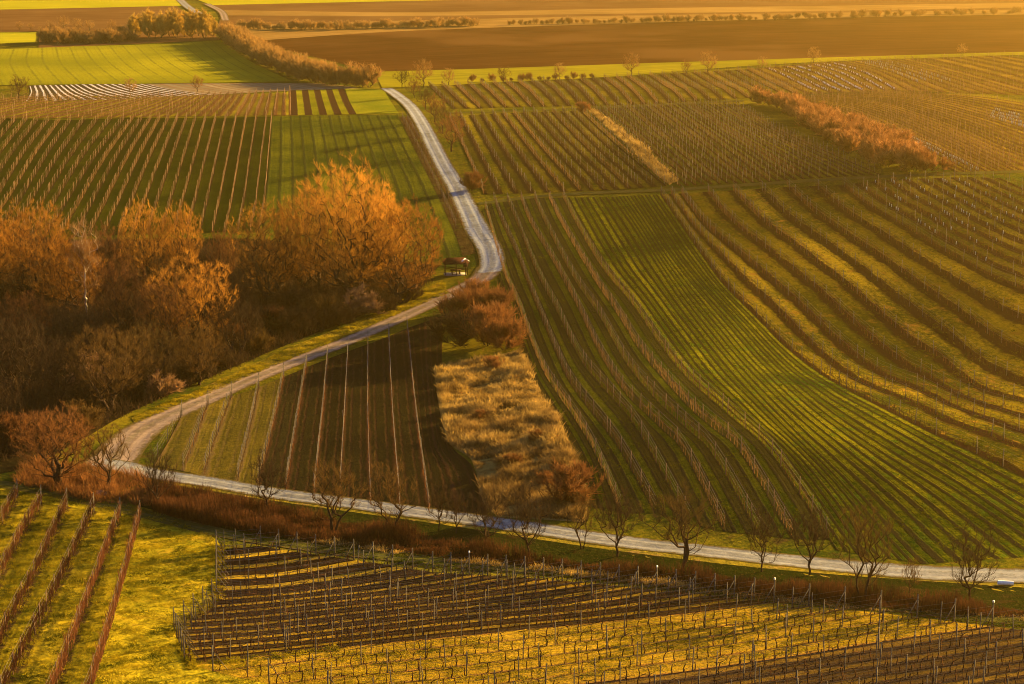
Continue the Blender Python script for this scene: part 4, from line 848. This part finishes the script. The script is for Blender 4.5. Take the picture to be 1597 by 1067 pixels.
mb = MB(); mb.box((0, -.1, 1.9), (.8, .06, .7)); link('panel', mb.mesh('panel', M['timber']), q)
mb = MB()
for s in (-1, 1):
    V = [(0, -.25, 2.95), (s*.65, -.25, 2.5), (s*.65, .25, 2.5), (0, .25, 2.95)]; mb.add(V+[(x, y, z+.07) for x, y, z in V], [(0, 1, 2, 3), (4, 5, 6, 7), (0, 1, 5, 4), (1, 2, 6, 5), (2, 3, 7, 6), (3, 0, 4, 7)])
link('roof', mb.mesh('roof', M['white']), q)
def rock(px, py, r, label):
    x, y = pt(px, py); rr = np.random.default_rng(int(px)); n, m = 12, 8; th = np.linspace(0, math.pi, m); ph = np.arange(n)*2*math.pi/n
    V = []
    for t in th:
        for p in ph:
            d = np.array([math.sin(t)*math.cos(p), math.sin(t)*math.sin(p), math.cos(t)]); q = 1+.22*math.sin(3*d[0]+2*d[1]+px)+.12*math.sin(6*d[1]-4*d[2]); V.append(d*r*q*np.array([1.5, 1, .6]))
    f = [(i*n+j, i*n+(j+1) % n, (i+1)*n+(j+1) % n, (i+1)*n+j) for i in range(m-1) for j in range(n)]; mb = MB(); mb.add(np.array(V), [q[::-1] for q in f])
    o = link('boulder', mb.mesh('boulder', M['rock']), None, (x, y, Z(x, y)+r*.25)); tag(o, label, 'boulder')
M['rock'] = m_simple('pink_stone', (0.22, 0.14, 0.10), (0.36, 0.25, 0.19), 3, .05)
rock(160, 771, .55, 'pinkish boulder on the grass below the spreading tree at the road fork'); rock(603, 480, .35, 'small pale stone at the wood edge beside the track verge')
# white culvert pipe end by the lower road
cx, cy = pt(1568, 913); mb = MB(); mb.tubes([[-.7, 0, .25]], [[.7, 0, .22]], .20, .20, 12); mb.tubes([[-.7, 0, .25]], [[.7, 0, .22]], .16, .16, 12)
o = link('pipe', mb.mesh('pipe', M['white'], smooth=True), None, (cx, cy, Z(cx, cy)), R(-6)); tag(o, 'short white pipe lying at the road edge at right', 'pipe')

# vine guards: pale sleeves round young vines, only on some rows
def guards(name, keys, counts, sel, label, size=(.07, .6), sp=1.1, prob=.5, mat='tube', seed=3, t0=0, t1=1):
    r = np.random.default_rng(seed); mb = MB()
    for i, c in enumerate(interp_rows(keys, counts, 160)):
        if i not in sel: continue
        c = c[int(t0*159):int(t1*159)+1]; P, T = plants_along(c, sp); k = r.random(len(P)) < prob; P = P[k]; B = np.c_[P, hgt(P[:, 0], P[:, 1])]
        mb.tubes(B, B+np.c_[r.normal(0, .05, (len(P), 2)), np.full(len(P), size[1])], size[0], size[0], 4, 0, True)
    o = link(name, mb.mesh(name, M[mat])); o['kind'] = 'stuff'; o['label'] = label; o['category'] = 'vine guards'; return o
guards('vine_guards', U_, [9, 10, 6], range(2, 10), 'glinting white sleeves on young vines at the sunlit crest', (.09, .55), 1.0, .42, 'white', 3, .05, .95)
guards('vine_guards', U_, [9, 10, 6], range(12, 16), 'pale sleeves in the upper right vineyard', (.09, .9), 1.8, .7, 'tube', 4, .05, .6)
guards('vine_guards', Hh, [9, 10, 8], range(2, 4), 'pale sleeves behind the lower end of the reddish hedge', (.09, .6), 1.2, .6, 'tube', 5, .5, 1)
guards('vine_guards', Hh, [9, 10, 8], range(20, 24), 'pale green sleeves at far right', (.12, .7), 1.0, .6, 'tube', 6, .55, .9)
guards('vine_guards', [Qk, Sk], [10], range(1, 9), 'white and pale green sleeves on close rows at far right', (.07, .55), 1.0, .22, 'tube', 7, 0, .8)

# ================================================================== AIR
hz = NT('haze'); hz.t.nodes.remove(hz.b); pv = hz.n('ShaderNodeVolumePrincipled')
pv.inputs['Color'].default_value = (1.0, .66, .12, 1); pv.inputs['Density'].default_value = .00014; pv.inputs['Anisotropy'].default_value = .85
hz.L(pv.outputs[0], hz.out.inputs['Volume'])
zlo = -14.0; ztop = 74.0
mb = MB(); mb.box((0, 2550, (ztop+zlo)/2), (3700, 5320, ztop-zlo)); o = link('haze', mb.mesh('haze', hz.mat)); o['kind'] = 'stuff'; o['label'] = 'golden evening haze over the plain'
